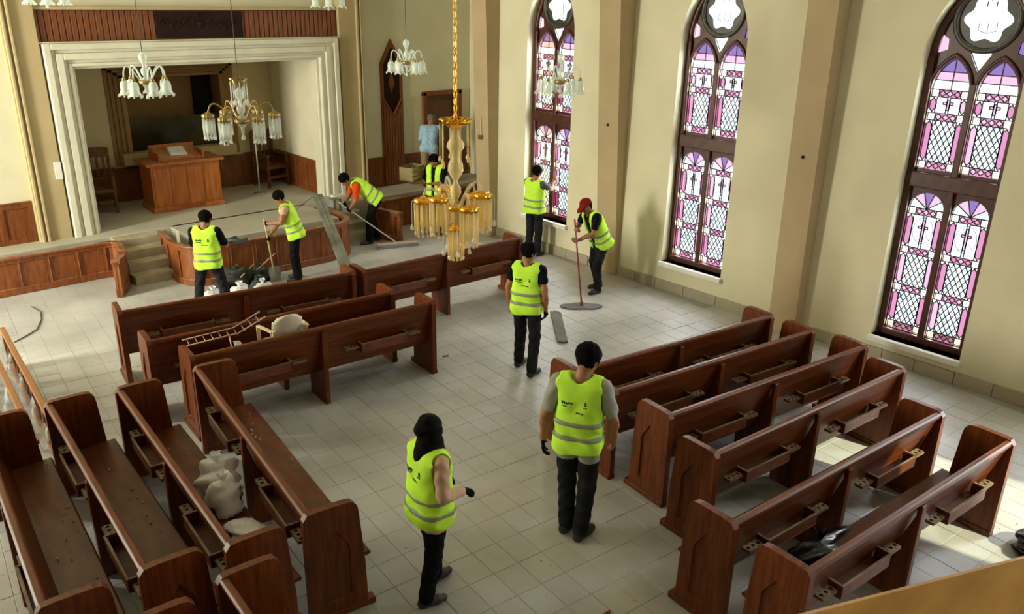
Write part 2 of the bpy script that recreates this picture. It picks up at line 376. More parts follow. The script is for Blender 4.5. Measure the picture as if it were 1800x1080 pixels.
# ---- stained glass windows
def clip_poly(poly, a, b, c):                          # keep a*u+b*v <= c
    out = []
    for i in range(len(poly)):
        p, q = poly[i], poly[(i+1) % len(poly)]; dp, dq = a*p[0]+b*p[1]-c, a*q[0]+b*q[1]-c
        if dp <= 0: out.append(p)
        if dp*dq < 0:
            t = dp/(dp-dq); out.append((p[0]+t*(q[0]-p[0]), p[1]+t*(q[1]-p[1])))
    return out
def clip_rect(poly, u0, u1, v0, v1):
    for a, b, c in ((-1, 0, -u0), (1, 0, u1), (0, -1, -v0), (0, 1, v1)):
        poly = clip_poly(poly, a, b, c)
        if len(poly) < 3: return []
    return poly
def area(p): return abs(sum(p[i][0]*p[(i+1) % len(p)][1]-p[(i+1) % len(p)][0]*p[i][1] for i in range(len(p))))/2
def glass_light(panes, filler, lattice, c, a, zb, zt, nlat, detail, rnd):
    """rows between zb and zt for one light of half width a"""
    u0, u1 = c-a, c+a; bh = .088
    nrow = len(nlat); H = (zt-zb-bh*(nrow+1))/nrow if not isinstance(nlat[0], tuple) else None
    z = zb
    def band(z):
        panes.append((rect(u0, u0+.085, z, z+bh), 'glass_cream')); panes.append((rect(u1-.085, u1, z, z+bh), 'glass_cream'))
        w = (2*a-.17)/3
        for i in range(3):
            x = u0+.085+i*w; m = x+w/2; zm = z+bh/2
            panes.append(([(m, z+.006), (x+w-.004, zm), (m, z+bh-.006), (x+.004, zm)], 'glass_rose' if rnd.random() < .6 else 'glass_pink'))
            for tri in ([(x, z), (m, z), (x, zm)], [(m, z), (x+w, z), (x+w, zm)], [(x, zm), (m, z+bh), (x, z+bh)], [(x+w, zm), (x+w, z+bh), (m, z+bh)]):
                filler.append((tri, 'glass_pink'))
    def hexes(z, H, n):
        h = H/n
        for i in range(n):
            for s in (0, 1):
                x0, x1 = (u0, u0+.072) if s == 0 else (u1-.072, u1); m = (x0+x1)/2; q0, q1 = z+i*h, z+(i+1)*h
                col = rnd.choice(['glass_pink', 'glass_pink', 'glass_rose', 'glass_rose', 'glass_crimson'] if detail < 2 else ['glass_pink', 'glass_pink', 'glass_rose', 'glass_pink'])
                panes.append(([(m, q0+.01), (x1, q0+.06), (x1, q1-.06), (m, q1-.01), (x0, q1-.06), (x0, q0+.06)], col))
                for tri in ([(x0, q0), (m, q0+.01), (x0, q0+.06)], [(x1, q0), (x1, q0+.06), (m, q0+.01)], [(x0, q1), (x0, q1-.06), (m, q1-.01)], [(x1, q1), (m, q1-.01), (x1, q1-.06)]):
                    filler.append((tri, 'glass_white'))
    for kind in [nlat[i] if not isinstance(nlat[0], tuple) else nlat[i][0] for i in range(nrow)]:
        i = [n[0] if isinstance(n, tuple) else n for n in nlat].index(kind)
        h = H if H else nlat[i][1]
        band(z); z += bh
        hexes(z, h, 2 if h > .5 else 1)
        a0, a1 = u0+.072, u1-.072
        if kind.startswith('lat'):
            pu, pv = (a1-a0)/4, .118
            nr = int(h/pv)+2
            for r in range(-1, 2*nr):
                for q in range(-1, 6):
                    cx = a0+(q+.5*(r % 2))*pu; cz = z+r*pv/2
                    full = [(cx, cz-pv/2), (cx+pu/2, cz), (cx, cz+pv/2), (cx-pu/2, cz)]
                    pl = clip_rect(full, a0, a1, z, z+h)
                    if len(pl) >= 3 and area(pl) > 3e-4:
                        col = rnd.choice(['glass_white', 'glass_white', 'glass_white', 'glass_aqua'])
                        (panes if detail == 2 and area(pl) > .9*pu*pv/2 else lattice).append((pl, col))
        else:                                          # cross panel
            t = .016; zc = z+h*.64; top = z+h*.86; bot = z+h*.22; ar = .058; m = c
            for s in (-1, 1):
                side = a0 if s < 0 else a1
                panes.append(([(m+s*t, z), (side, z), (side, z+h), (m+s*t, z+h), (m+s*t, zc+t), (m+s*ar, zc+t), (m+s*ar, zc-t), (m+s*t, zc-t)], 'glass_white'))
                filler.append((rect(min(m+s*t, m+s*ar), max(m+s*t, m+s*ar), zc-t, zc+t), 'glass_rose'))
            panes.append((rect(m-t, m+t, bot, top), 'glass_rose')); filler.append((rect(m-t, m+t, z, bot), 'glass_aqua')); filler.append((rect(m-t, m+t, top, z+h), 'glass_aqua'))
        z += h
    band(z)
def arched_window(k, detail):
    c = WY[k]; zs = SILL[k]; rnd = random.Random(40+k)
    o = bpy.data.objects.new('window_%d' % k, None); link(o); o.location = (10.5, c, zs); struct(o, 'tall pointed stained glass window with dark wooden tracery')
    inv = Matrix.Translation((-10.5, -c, -zs))
    def f(X0): return lambda u, v, t: (X0-10.5+t, u-c, v-zs)
    a = .212; off = .262; zb = zs+.10; r0 = 2.27-a
    holes = []; panes = []; filler = []; lattice = []; extra = []
    for s in (-1, 1):
        m = c+s*off
        holes.append([(m-a, zb), (m+a, zb)] + arc(m, r0, a, 0, 180, 14))
        glass_light(panes, filler, lattice, m, a, zb, r0, ['lat0', 'lat1', 'cross'], detail, rnd)
        cols = ['glass_aqua', 'glass_rose', 'glass_purple', 'glass_rose', 'glass_aqua']
        for i in range(5):
            panes.append(([(m, r0)] + arc(m, r0, a, 180*i/5, 180*(i+1)/5, 4), cols[i]))
        ub, us = 2.565, 3.52
        holes.append(gothic(m, a, ub, us))
        glass_light(panes, filler, lattice, m, a, ub, us, [('lat2', .50), ('cross', us-ub-.50-3*.088)], detail, rnd)
        head = gothic(m, a, us, us+1e-4)[2:]; head = [p for i, p in enumerate(head) if i == 0 or math.dist(p, head[i-1]) > 1e-3]
        for ss in (-1, 1):
            hp = clip_poly(head, -ss, 0, -ss*m)
            panes.append((clip_poly(hp, 0, 1, us+.11), 'glass_white')); panes.append((clip_poly(clip_poly(hp, 0, -1, -(us+.11)), 0, 1, us+.21), 'glass_rose')); panes.append((clip_poly(hp, 0, -1, -(us+.21)), 'glass_purple'))
    rz_ = 4.33; rr = .325
    holes.append(arc(c, rz_, rr, 0, 354, 36))
    for s in (-1, 1):
        sp = [(c+s*.505, 3.93), (c+s*.475, 4.16), (c+s*.385, 4.10), (c+s*.375, 3.98)]; holes.append(sp if s > 0 else sp[::-1])
        panes.append((sp, 'glass_purple' if s < 0 else 'glass_rose'))
    sp = [(c-.12, 3.965), (c, 3.75), (c+.12, 3.965)]; holes.append(sp); panes.append((sp, 'glass_white'))
    obj('tracery_board', plate('tracery_board', gothic(c, HALF+.02, zs-.02, SPR), holes, .06, f(10.70), 'window_frame'), o)
    # rose: lobed opening in a dark ring
    lob = [(c+(.235+.030*math.cos(6*t))*math.cos(t), rz_+(.235+.030*math.cos(6*t))*math.sin(t)) for t in [2*math.pi*i/60 for i in range(60)]]
    ros = obj('rose', plate('rose', arc(c, rz_, rr+.01, 0, 354, 36), [lob], .05, f(10.705), 'rose_ring'), o)
    MB().tube([f(10.695)(c+.345*math.cos(t), rz_+.345*math.sin(t), 0) for t in [2*math.pi*i/40 for i in range(41)]], .035, 8, False).out('rose_ring', 'rose_ring', o, True)
    MB().prism(lob, 0, .006, f(10.733)).out('pane', 'glass_white', ros)
    # glass
    for p, m in panes:
        if len(p) >= 3: MB().prism(p, 0, .006, f(10.733)).out('pane', m, o)
    for nm, lst in (('glass_filler', filler), ('lattice_glass', lattice)):
        if not lst: continue
        ms = sorted(set(m for _, m in lst)); mb = MB(); fm = []
        for p, m in lst:
            n0 = len(mb.F); mb.prism(p, 0, .006, f(10.733)); fm += [ms.index(m)]*(len(mb.F)-n0)
        tag(obj(nm, mesh(nm, mb.V, mb.F, ms, fm=fm), o), kind='stuff')
    # lead cames
    mb = MB()
    def came(p, q, w=.012):
        du, dv = q[0]-p[0], q[1]-p[1]; L = math.hypot(du, dv)
        if L < .004: return
        nu, nv = -dv/L*w/2, du/L*w/2
        mb.prism([(p[0]+nu, p[1]+nv), (p[0]-nu, p[1]-nv), (q[0]-nu, q[1]-nv), (q[0]+nu, q[1]+nv)], 0, .014, f(10.728))
    seen = set()
    for p, m in panes + lattice + [x for x in filler if x[1] == 'glass_rose']:
        for i in range(len(p)):
            q0, q1 = p[i], p[(i+1) % len(p)]
            key = tuple(sorted(((round(q0[0], 3), round(q0[1], 3)), (round(q1[0], 3), round(q1[1], 3)))))
            if key not in seen: seen.add(key); came(q0, q1, .0125)
    for s in (-1, 1):                                    # oval and rays round each cross
        m = c+s*off; zc = zb+.088*3+((r0-zb-.088*4)/3)*2.55
        pts = [(m+.125*math.cos(t), zc+.17*math.sin(t)) for t in [2*math.pi*i/18 for i in range(19)]]
        for i in range(18): came(pts[i], pts[i+1], .006)
        for t in range(0, 360, 40): came((m+.05*math.cos(rad(t+20)), zc+.07*math.sin(rad(t+20))), (m+.125*math.cos(rad(t+20)), zc+.17*math.sin(rad(t+20))), .005)
    for (u, v) in ((-.05, .14), (.05, .14)): came((c+u, rz_+v), (c+u, rz_+v+.06), .012)
    for (u, v) in ((-.10, -.12), (0, -.14), (.10, -.12)): came((c+u, rz_+v), (c+u*.95, rz_+v+.10), .007)
    came((c-.1, rz_-.12), (c, rz_-.15), .008); came((c, rz_-.15), (c+.1, rz_-.12), .008)
    mb.out('leading', 'lead', o)
    # raised wood mouldings
    g_ = f(10.5)
    B = lambda u0, u1, v0, v1, t0, t1: MB().box(g_(u0, v0, t0), g_(u1, v1, t1))
    B(c-.042, c+.042, zs, 3.62, .15, .21).out('mullion', 'window_frame', o, bev=.012)
    B(c-HALF, c+HALF, 2.33, 2.52, .14, .21).out('transom', 'window_frame', o, bev=.015)
    B(c-HALF, c+HALF, zs, zs+.09, .14, .21).out('bottom_rail', 'window_frame', o, bev=.012)
    for s in (-1, 1):
        uu = sorted((c+s*HALF, c+s*(HALF-.085))); B(uu[0], uu[1], zs, SPR, .15, .21).out('stile', 'window_frame', o, bev=.012)
        m = c+s*off
        pl = gothic(m, a+.025, 3.5, 3.52)[2:]
        MB().tube([g_(u, v, .19) for u, v in pl], .026, 8).out('lancet_moulding', 'window_frame', o, True)
    MB().tube([g_(u, v, .19) for u, v in gothic(c, HALF-.045, 3.85, SPR)[2:]], .045, 8).out('arch_moulding', 'window_frame', o, True)
    MB().box(g_(c-HALF-.03, zs-.075, -.07), g_(c+HALF+.03, zs, .20)).out('window_sill', 'stone_white', o, bev=.01)
    return o
for k in (1, 2, 3): arched_window(k, 2 if k == 3 else 1)

# ---- back wall, stage, apse
bw = struct(obj('wall_back', plate('wall_back', rect(-3.8, 12.3, 0, ZT), [rect(3.96, 8.24, STG-.02, 3.26), rect(10.86, 11.74, STG-.02, 2.42)], .2, XZ(14.7), 'plaster')), 'cream plaster wall around the stage opening')
st = MB().box((-3.6, 14.22, 0), (8.5, 14.72, STG)).box((8.5, 13.9, 0), (12.1, 14.72, STG)).box((3.9, 14.70, 0), (8.3, 17.0, STG)).box((4.98, 13.0, 0), (7.60, 14.3, STG)).box((10.7, 14.7, 0), (11.9, 15.6, STG))
struct(st.out('floor_stage', 'stage_floor', bev=.01), 'raised dusty stage floor')
for nm, x0, x1 in (('floor_steps_left', 3.97, 4.72), ('floor_steps_right', 7.60, 8.50)):
    o = None
    for i in range(4):
        mb = MB().box((x0, 13.22+.25*i, .15*i-.01), (x1, 14.25, .15*(i+1)-(.012 if i == 3 else 0)))
        if o is None: o = struct(mb.out(nm, 'step_stone', bev=.012), 'short flight of worn stone steps up to the stage')
        else: mb.out('step', 'step_stone', o, bev=.012)
# apse walls and ceiling
ap = struct(obj('wall_apse', plate('wall_apse', rect(3.7, 8.5, STG-.05, 4.2), [rect(5.20, 7.16, 1.52, 2.93)], .1, XZ(16.6), 'plaster_apse')), 'tan rear wall of the recess behind the pulpit')
struct(MB().box((3.75, 14.85, STG-.05), (3.96, 16.7, 4.2)).out('wall_apse_left', 'plaster_apse'))
struct(MB().box((8.27, 14.85, STG-.05), (8.45, 16.7, 4.2)).out('wall_apse_right', 'plaster_right'))
struct(MB().box((3.75, 14.85, 3.4), (8.45, 16.7, 3.5)).out('ceiling_apse', 'plaster_apse'))
# niche (baptistry) with glass front, inside the brown moulded frame
MB().box((5.1, 17.15, 1.4), (7.26, 17.25, 3.05)).box((5.1, 16.68, 1.42), (5.2, 17.2, 3.0)).box((7.16, 16.68, 1.42), (7.26, 17.2, 3.0)).box((5.1, 16.68, 2.93), (7.26, 17.2, 3.03)).box((5.1, 16.68, 1.42), (7.26, 17.2, 1.52)).out('niche', 'plaster_brown', ap)
MB().box((6.78, 17.05, 2.05), (7.14, 17.15, 2.9)).out('niche_dark_strip', 'dark_slot', ap)  # flat near-black strip on the rear of the niche
MB().box((5.22, 16.63, 1.54), (7.14, 16.65, 2.13)).out('niche_glass', 'dark_glass', ap)
for i, (e, y) in enumerate(((.26, 16.585), (.18, 16.56), (.10, 16.53), (.02, 16.50))):
    mb = MB(); w_ = .09
    x0, x1, z1 = 5.2-e, 7.17+e, 2.95+e*.6
    mb.box((x0, y, 1.30 if i else 1.28), (x0+w_, 16.605, z1)).box((x1-w_, y, 1.30), (x1, 16.605, z1)).box((x0, y, z1-w_*.7), (x1, 16.605, z1))
    mb.out('niche_moulding', 'plaster_brown', ap, bev=.012)
MB().box((5.05, 16.42, 1.30), (7.3, 16.6, 1.52)).out('niche_ledge', 'plaster_tan', ap, bev=.01)
def wainscot(parent, a, b, axis, plane, z0, z1, n, m, sgn=-1):
    w_ = (b-a)/n
    for i in range(n):
        u0, u1 = a+i*w_, a+(i+1)*w_
        P = (lambda u0, u1, z0, z1, d0, d1: MB().box((u0, min(plane+sgn*d0, plane+sgn*d1), z0), (u1, max(plane+sgn*d0, plane+sgn*d1), z1))) if axis == 'x' else \
            (lambda u0, u1, z0, z1, d0, d1: MB().box((min(plane+sgn*d0, plane+sgn*d1), u0, z0), (max(plane+sgn*d0, plane+sgn*d1), u1, z1)))
        fr = P(u0, u0+.05, z0, z1, -.005, .035); q = P(u1-.05, u1, z0, z1, -.005, .035); fr.add(q.V, q.F)
        for zz in ((z0, z0+.09), (z1-.07, z1)):
            q = P(u0+.05, u1-.05, zz[0], zz[1], -.005, .034); fr.add(q.V, q.F)
        fr.out('wainscot_frame', m, parent, bev=.006)
        P(u0+.045, u1-.045, z0+.08, z1-.06, -.005, .016).out('wainscot_panel', m, parent, bev=.004)
    P(a, b, z1, z1+.03, -.005, .045).out('wainscot_cap', m, parent, bev=.008)
wainscot(bw, -.6, 3.0, 'x', 14.7, STG, 1.24, 8, 'wall_wood')
wainscot(bw, 9.26, 10.78, 'x', 14.7, STG, 1.20, 4, 'wall_wood')
wainscot(bw, 11.82, 12.08, 'x', 14.7, STG, 1.20, 1, 'wall_wood')
wainscot(ap, 3.97, 4.9, 'x', 16.6, STG, 1.25, 2, 'wall_wood'); wainscot(ap, 4.9, 7.5, 'x', 16.6, STG, 1.22, 5, 'wall_wood'); wainscot(ap, 7.5, 8.26, 'x', 16.6, STG, 1.25, 2, 'wall_wood')
wainscot(ap, 14.92, 16.58, 'y', 8.27, STG, 1.25, 4, 'wall_wood'); wainscot(ap, 14.92, 16.58, 'y', 3.96, STG, 1.25, 4, 'wall_wood', sgn=1)
# stepped plaster frame of the stage opening
pr = None
steps = [(.0, 14.50), (.10, 14.545), (.16, 14.52), (.27, 14.575), (.33, 14.555), (.385, 14.64)]
for i, (e, y) in enumerate(steps):
    e1 = steps[i+1][0] if i < len(steps)-1 else .435
    x0, x1, z1 = 3.53+e, 8.68-e, 3.655-e*.905
    w_ = e1-e
    mb = MB().box((x0, y, STG-.01), (x0+w_, 14.71, z1)).box((x1-w_, y, STG-.01), (x1, 14.71, z1)).box((x0+w_, y, z1-w_*.905), (x1-w_, 14.71, z1))
    if pr is None: pr = struct(mb.out('trim_5', 'plaster_frame', bev=.012), 'white stepped plaster frame around the stage opening')
    else: mb.out('moulding', 'plaster_frame', pr, bev=.012)
# flanking pilasters with raised ribs
for n, (x0, x1) in enumerate(((3.02, 3.50), (8.74, 9.24))):
    o = struct(MB().box((x0, 14.56, STG-.01), (x1, 14.71, ZT)).out('trim_%d' % (6+n), 'plaster_tan', bev=.01), 'tan ribbed pilaster beside the stage opening')
    xs = (x0+.02, x0+.10) if n == 0 else (x1-.13, x1-.05)
    for x in xs: MB().box((x, 14.51, STG-.01), (x+.045, 14.57, ZT)).out('rib', 'plaster_tan', o, bev=.012)
    if n == 0: MB().box((3.40, 14.53, 1.58), (3.50, 14.56, 1.86)).out('fuse_box', 'white_switch', o, bev=.006)
# timber frieze
fr = struct(MB().box((3.46, 14.64, 3.675), (8.76, 14.705, 4.15)).out('trim_8', 'wall_wood'), 'ribbed timber frieze over the stage opening with dark carved panel')
sm = mesh('slat', MB().box((-.041, -.03, 0), (.041, .0, .465)).V, MB().box((-.041, -.03, 0), (.041, .0, .465)).F, 'wall_wood')
x = 3.505
while x < 8.74:
    if not (5.28 < x < 6.85): obj('slat', sm, fr, (x, 14.645+random.uniform(-.004, .004), 3.68), bev=.012)
    x += .092
MB().box((3.42, 14.60, 4.15), (8.80, 14.71, 4.20)).out('cornice', 'plaster_tan', fr, bev=.01)
MB().box((3.44, 14.585, 3.655), (8.78, 14.71, 3.68)).out('lower_bead', 'plaster_frame', fr, bev=.006)
cp = MB().box((5.31, 14.605, 3.70), (6.82, 14.645, 4.13)).out('carved_panel', 'carved_wood', fr, bev=.01)
mb = MB()
for s in (-1, 1):
    for k, (cx, cz, r0_, tw) in enumerate(((.20, 3.93, .11, 1), (.44, 3.88, .10, -1), (.62, 3.95, .08, 1))):
        pts = []
        for i in range(26):
            t = i/25; a_ = tw*(t*2.4*math.pi)+(0 if tw > 0 else math.pi); r_ = r0_*(1-.8*t)
            pts.append((6.065+s*(cx+r_*math.cos(a_)), 14.60, cz+r_*math.sin(a_)))
        mb.tube(pts, [.016*(1-.5*i/25) for i in range(26)], 6)
mb.lathe([(0, 0), (.05, 0), (.06, .01), (.03, .02), (0, .025)], 12)
V0 = len(mb.V)-12*5
for i in range(V0, len(mb.V)):
    vx, vy, vz = mb.V[i]; mb.V[i] = (6.065+vx, 14.605-vz, 3.93+vy)
for s in (-1, 0, 1): mb.tube([(6.065, 14.60, 3.98), (6.065+.05*s, 14.595, 4.05), (6.065+.08*s, 14.60, 4.10)], [.02, .02, .006], 6)
mb.out('carved_scrolls', 'carved_wood', cp, True)
# pencil-shaped timber panel
pp = struct(obj('trim_9', plate('trim_9', [(9.72, 1.20), (10.25, 1.20), (10.25, 3.14), (9.985, 3.60), (9.72, 3.14)],
     [[(9.985, 2.10), (10.19, 2.40), (10.19, 3.10), (9.985, 3.46), (9.78, 3.10), (9.78, 2.40)]], .05, XZ(14.655), 'wall_wood')), 'tall pointed timber wall panel like a pencil')
obj('recess', plate('recess', [(9.985, 2.10), (10.19, 2.40), (10.19, 3.10), (9.985, 3.46), (9.78, 3.10), (9.78, 2.40)], [], .02, XZ(14.685), 'carved_wood'), pp)
for i in range(7):
    x = 9.775+i*.07; zt = 2.08+abs(x-9.985)*1.35-.03
    me = mesh('slat', *(lambda m_: (m_.V, m_.F))(MB().prism([(x-.028, STG+.03), (x+.028, STG+.03), (x+.028, zt+(.028 if x > 9.985 else -.028)*1.35), (x-.028, zt+(.028 if x < 9.985 else -.028)*1.35)], 0, .028, XZ(14.632))), 'wall_wood')
    obj('slat', me, pp, bev=.006)
MB().tube([(9.76, 14.64, 2.42), (9.985, 14.64, 2.08), (10.21, 14.64, 2.42)], .022, 6).out('chevron', 'wall_wood', pp)
tag(MB().prism([(9.985, 2.55), (10.06, 2.72), (9.985, 3.0), (9.91, 2.72)], 0, .012, XZ(14.675)).out('star', 'wall_wood', pp))
MB().box((10.43, 14.66, .92), (10.49, 14.69, .99)).out('socket', 'white_switch', bw, bev=.004)
# stage door
dr = struct(MB().box((10.86, 14.80, STG), (11.74, 14.85, 2.42)).out('door_1', 'door_wood'), 'brown wooden stage door in a timber frame')
for lo, hi in (((10.77, 14.64, STG), (10.86, 14.86, 2.50)), ((11.74, 14.64, STG), (11.83, 14.86, 2.50)), ((10.77, 14.64, 2.42), (11.83, 14.86, 2.51))): MB().box(lo, hi).out('door_frame', 'wall_wood', dr, bev=.008)
for zz in ((.72, 1.35), (1.45, 2.30)): MB().box((10.96, 14.785, zz[0]), (11.64, 14.80, zz[1])).out('door_panel', 'door_wood', dr, bev=.006)
MB().tube([(10.93, 14.80, 1.55), (10.93, 14.75, 1.55), (11.03, 14.75, 1.55)], .011, 8).out('door_handle', 'brass', dr, True)

# ---- altar rails (low panelled barriers in front of the stage)
def resample(path, step):
    P = [Vector((*p, 0)) for p in path]; L = [0]
    for i in range(1, len(P)): L.append(L[-1]+(P[i]-P[i-1]).length)
    n = max(2, int(round(L[-1]/step))); out = []
    for k in range(n+1):
        s = L[-1]*k/n; i = max(j for j in range(len(P)-1) if L[j] <= s+1e-9) if s > 0 else 0
        t = (s-L[i])/(L[i+1]-L[i]); out.append(P[i].lerp(P[i+1], t))
    return out
def smooth_path(path, it=3):
    for _ in range(it):
        q = [path[0]]
        for i in range(len(path)-1):
            a, b = path[i], path[i+1]
            q += [(a[0]*.75+b[0]*.25, a[1]*.75+b[1]*.25), (a[0]*.25+b[0]*.75, a[1]*.25+b[1]*.75)]
        path = q + [path[-1]]
    return path
def sweep(pts, w0, w1, z0, z1):
    mb = MB(); V = []; n = len(pts)
    for i in range(n):
        d = (pts[min(i+1, n-1)]-pts[max(i-1, 0)]).normalized(); s = Vector((d.y, -d.x, 0))
        for w_, z in ((w0, z0), (w1, z0), (w1, z1), (w0, z1)): V.append(pts[i]+s*w_+Vector((0, 0, z)))
    F = [(i*4+k, i*4+(k+1) % 4, i*4+4+(k+1) % 4, i*4+4+k) for i in range(n-1) for k in range(4)] + [(0, 1, 2, 3), ((n-1)*4+3, (n-1)*4+2, (n-1)*4+1, (n-1)*4)]
    return mb.add(V, F)
def altar_rail(path, h, label, flip=1):
    path = smooth_path(path); pts = resample(path, .06); o = thing('altar_rail', label, 'altar rail', (pts[0].x, pts[0].y, 0), group='panelled barriers in front of the stage')
    base = pts[0].copy(); pts = [p-base for p in pts]
    sweep(pts, -.055, .055, h-.045, h).out('top_rail', 'rail_wood', o, bev=.012)
    sweep(pts, -.035, .045, 0, .11).out('base_rail', 'rail_wood', o, bev=.008)
    sweep(pts, -.03, .03, h-.10, h-.04).out('upper_rail', 'rail_wood', o, bev=.006)
    per = 7
    for i in range(0, len(pts)-1, per):
        sg = pts[i:i+per+1]
        if len(sg) < 3: continue
        sweep(sg, -.012, .014, .10, h-.09).out('panel', 'rail_wood', o)
        sweep(sg[:2], -.03, .032, .10, h-.09).out('stile', 'rail_wood', o, bev=.005)
    sweep(pts[-2:], -.036, .036, 0, h-.04).out('end_post', 'rail_wood', o, bev=.008)
    sweep(pts[:2], -.036, .036, 0, h-.04).out('end_post', 'rail_wood', o, bev=.008)
    return o
altar_rail([(-3.0, 13.98), (3.3, 14.0), (3.72, 14.0), (3.98, 13.95), (3.93, 13.6), (3.86, 13.2), (3.60, 12.85)], .60, 'long dark panelled altar rail running from steps to the side wall')
altar_rail([(4.67, 13.80), (4.60, 13.35), (4.58, 13.0), (4.70, 12.62), (5.15, 12.52), (6.1, 12.48), (7.1, 12.46), (7.55, 12.58), (7.68, 13.0), (7.70, 13.3), (7.63, 13.80)], .66, 'bowed panelled altar rail in front of the pulpit with curved ends')
altar_rail([(12.0, 13.68), (9.1, 13.66), (8.72, 13.62), (8.52, 13.45), (8.56, 13.1), (8.70, 12.62)], .60, 'panelled altar rail below the stage door with end turned outward')

# ---- gallery where the viewer stands: slab and yellow timber parapet rail
gd = Vector((.42, -.18, 0)).normalized(); gn = Vector((-gd.y, gd.x, 0)); g0 = Vector((.90, .42, 0))
Mg = Matrix((gd, gn, Vector((0, 0, 1)))).transposed().to_4x4(); Mg.translation = g0
struct(MB().box((-3.6, -4.0, 2.55), (4.2, -.10, 2.75), Mg).out('floor_gallery', 'stage_floor'))
gp = thing('gallery_parapet', 'bright yellow varnished timber parapet rail of the gallery', 'parapet', (.90, .42, 2.75))
inv = Matrix.Translation((-.90, -.42, -2.75))
MB().box((-3.5, -.30, 3.62), (4.0, .0, 3.70), inv @ Mg).out('hand_rail', 'gold_rail', gp, bev=.012)
for i in range(15):
    MB().box((-3.45+.5*i, -.19, 2.75), (-3.0+.5*i, -.13, 3.62), inv @ Mg).out('parapet_panel', 'gold_rail', gp, bev=.008)

# ================================================================== PEWS
PL = 2.96; PH = .985
def pew_end_mesh(side):
    """end panel in the local y (forward) / z plane, recessed pointed panel on its outer face"""
    outer = []
    n = 48
    prof = [(-.03, 0), (.44, 0), (.43, .42), (.395, .9), (.385, .94), (.355, .975), (.31, PH), (.03, PH), (-.01, .975), (-.03, .94)]
    # walk both loops with the same number of points
    def walk(P, n):
        L = [0]
        for i in range(len(P)): L.append(L[-1]+math.dist(P[i], P[(i+1) % len(P)]))
        out = []
        for k in range(n):
            s = L[-1]*k/n; i = max(j for j in range(len(P)) if L[j] <= s+1e-9); t = (s-L[i])/(L[i+1]-L[i])
            a, b = P[i], P[(i+1) % len(P)]; out.append((a[0]+t*(b[0]-a[0]), a[1]+t*(b[1]-a[1])))
        return out
    hole = [(.10, .16), (.31, .16), (.31, .60), (.285, .66), (.25, .70), (.205, .78), (.16, .70), (.125, .66), (.10, .60)]
    A = [Vector((0, y, z)) for y, z in prof]
    O = walk(prof, n); Hh = walk(hole, n)
    # align hole start to the nearest angle
    ca = (.2, .45); ang = lambda p: math.atan2(p[1]-ca[1], p[0]-ca[0])
    k0 = min(range(n), key=lambda k: abs(math.remainder(ang(Hh[k])-ang(O[0]), 2*math.pi))); Hh = Hh[k0:]+Hh[:k0]
    t = .06; rec = .016; x_out, x_in = (0, t) if side < 0 else (0, -t); dr_ = 1 if side < 0 else -1
    V = [(0, y, z) for y, z in O] + [(0, y, z) for y, z in Hh] + [(dr_*rec, y*.94+.012, z*.985+.006) for y, z in Hh] + [(dr_*t, y, z) for y, z in O]
    F = []
    for k in range(n):
        q = (k+1) % n
        F += [(k, q, n+q, n+k), (n+k, n+q, 2*n+q, 2*n+k), (k, 3*n+k, 3*n+q, q)]
    F += [tuple(range(2*n, 3*n)), tuple(range(3*n, 4*n))[::-1]]
    if side > 0: F = [f[::-1] for f in F]
    me = mesh('end_panel', V, F, 'pew_wood_up')
    bm = bmesh.new(); bm.from_mesh(me); bmesh.ops.recalc_face_normals(bm, faces=bm.faces); bm.to_mesh(me); bm.free()
    return me
def holes_plate(n, w_, d, t):
    """small shelf with n round cup holes"""
    mb = MB(); cw = w_/n; k = 12
    for i in range(n):
        x0 = -w_/2+i*cw; cx = x0+cw/2
        sq = []; ci = []
        for j in range(k):
            a = 2*math.pi*j/k; dx, dy = math.cos(a), math.sin(a); s = max(abs(dx)/(cw/2), abs(dy)/(d/2)); sq.append((cx+dx/s, dy/s)); ci.append((cx+.016*dx, .016*dy))
        V = [(x, y, t) for x, y in sq]+[(x, y, t) for x, y in ci]+[(x, y, .003) for x, y in ci]
        F = [(j, (j+1) % k, k+(j+1) % k, k+j) for j in range(k)]+[(k+j, k+(j+1) % k, 2*k+(j+1) % k, 2*k+j) for j in range(k)]+[tuple(range(2*k, 3*k))]
        mb.add(V, F)
    h = MB().box((-w_/2, -d/2, 0), (w_/2, d/2, t)); mb.add(h.V, [f for i, f in enumerate(h.F) if i != 1])
    return mb
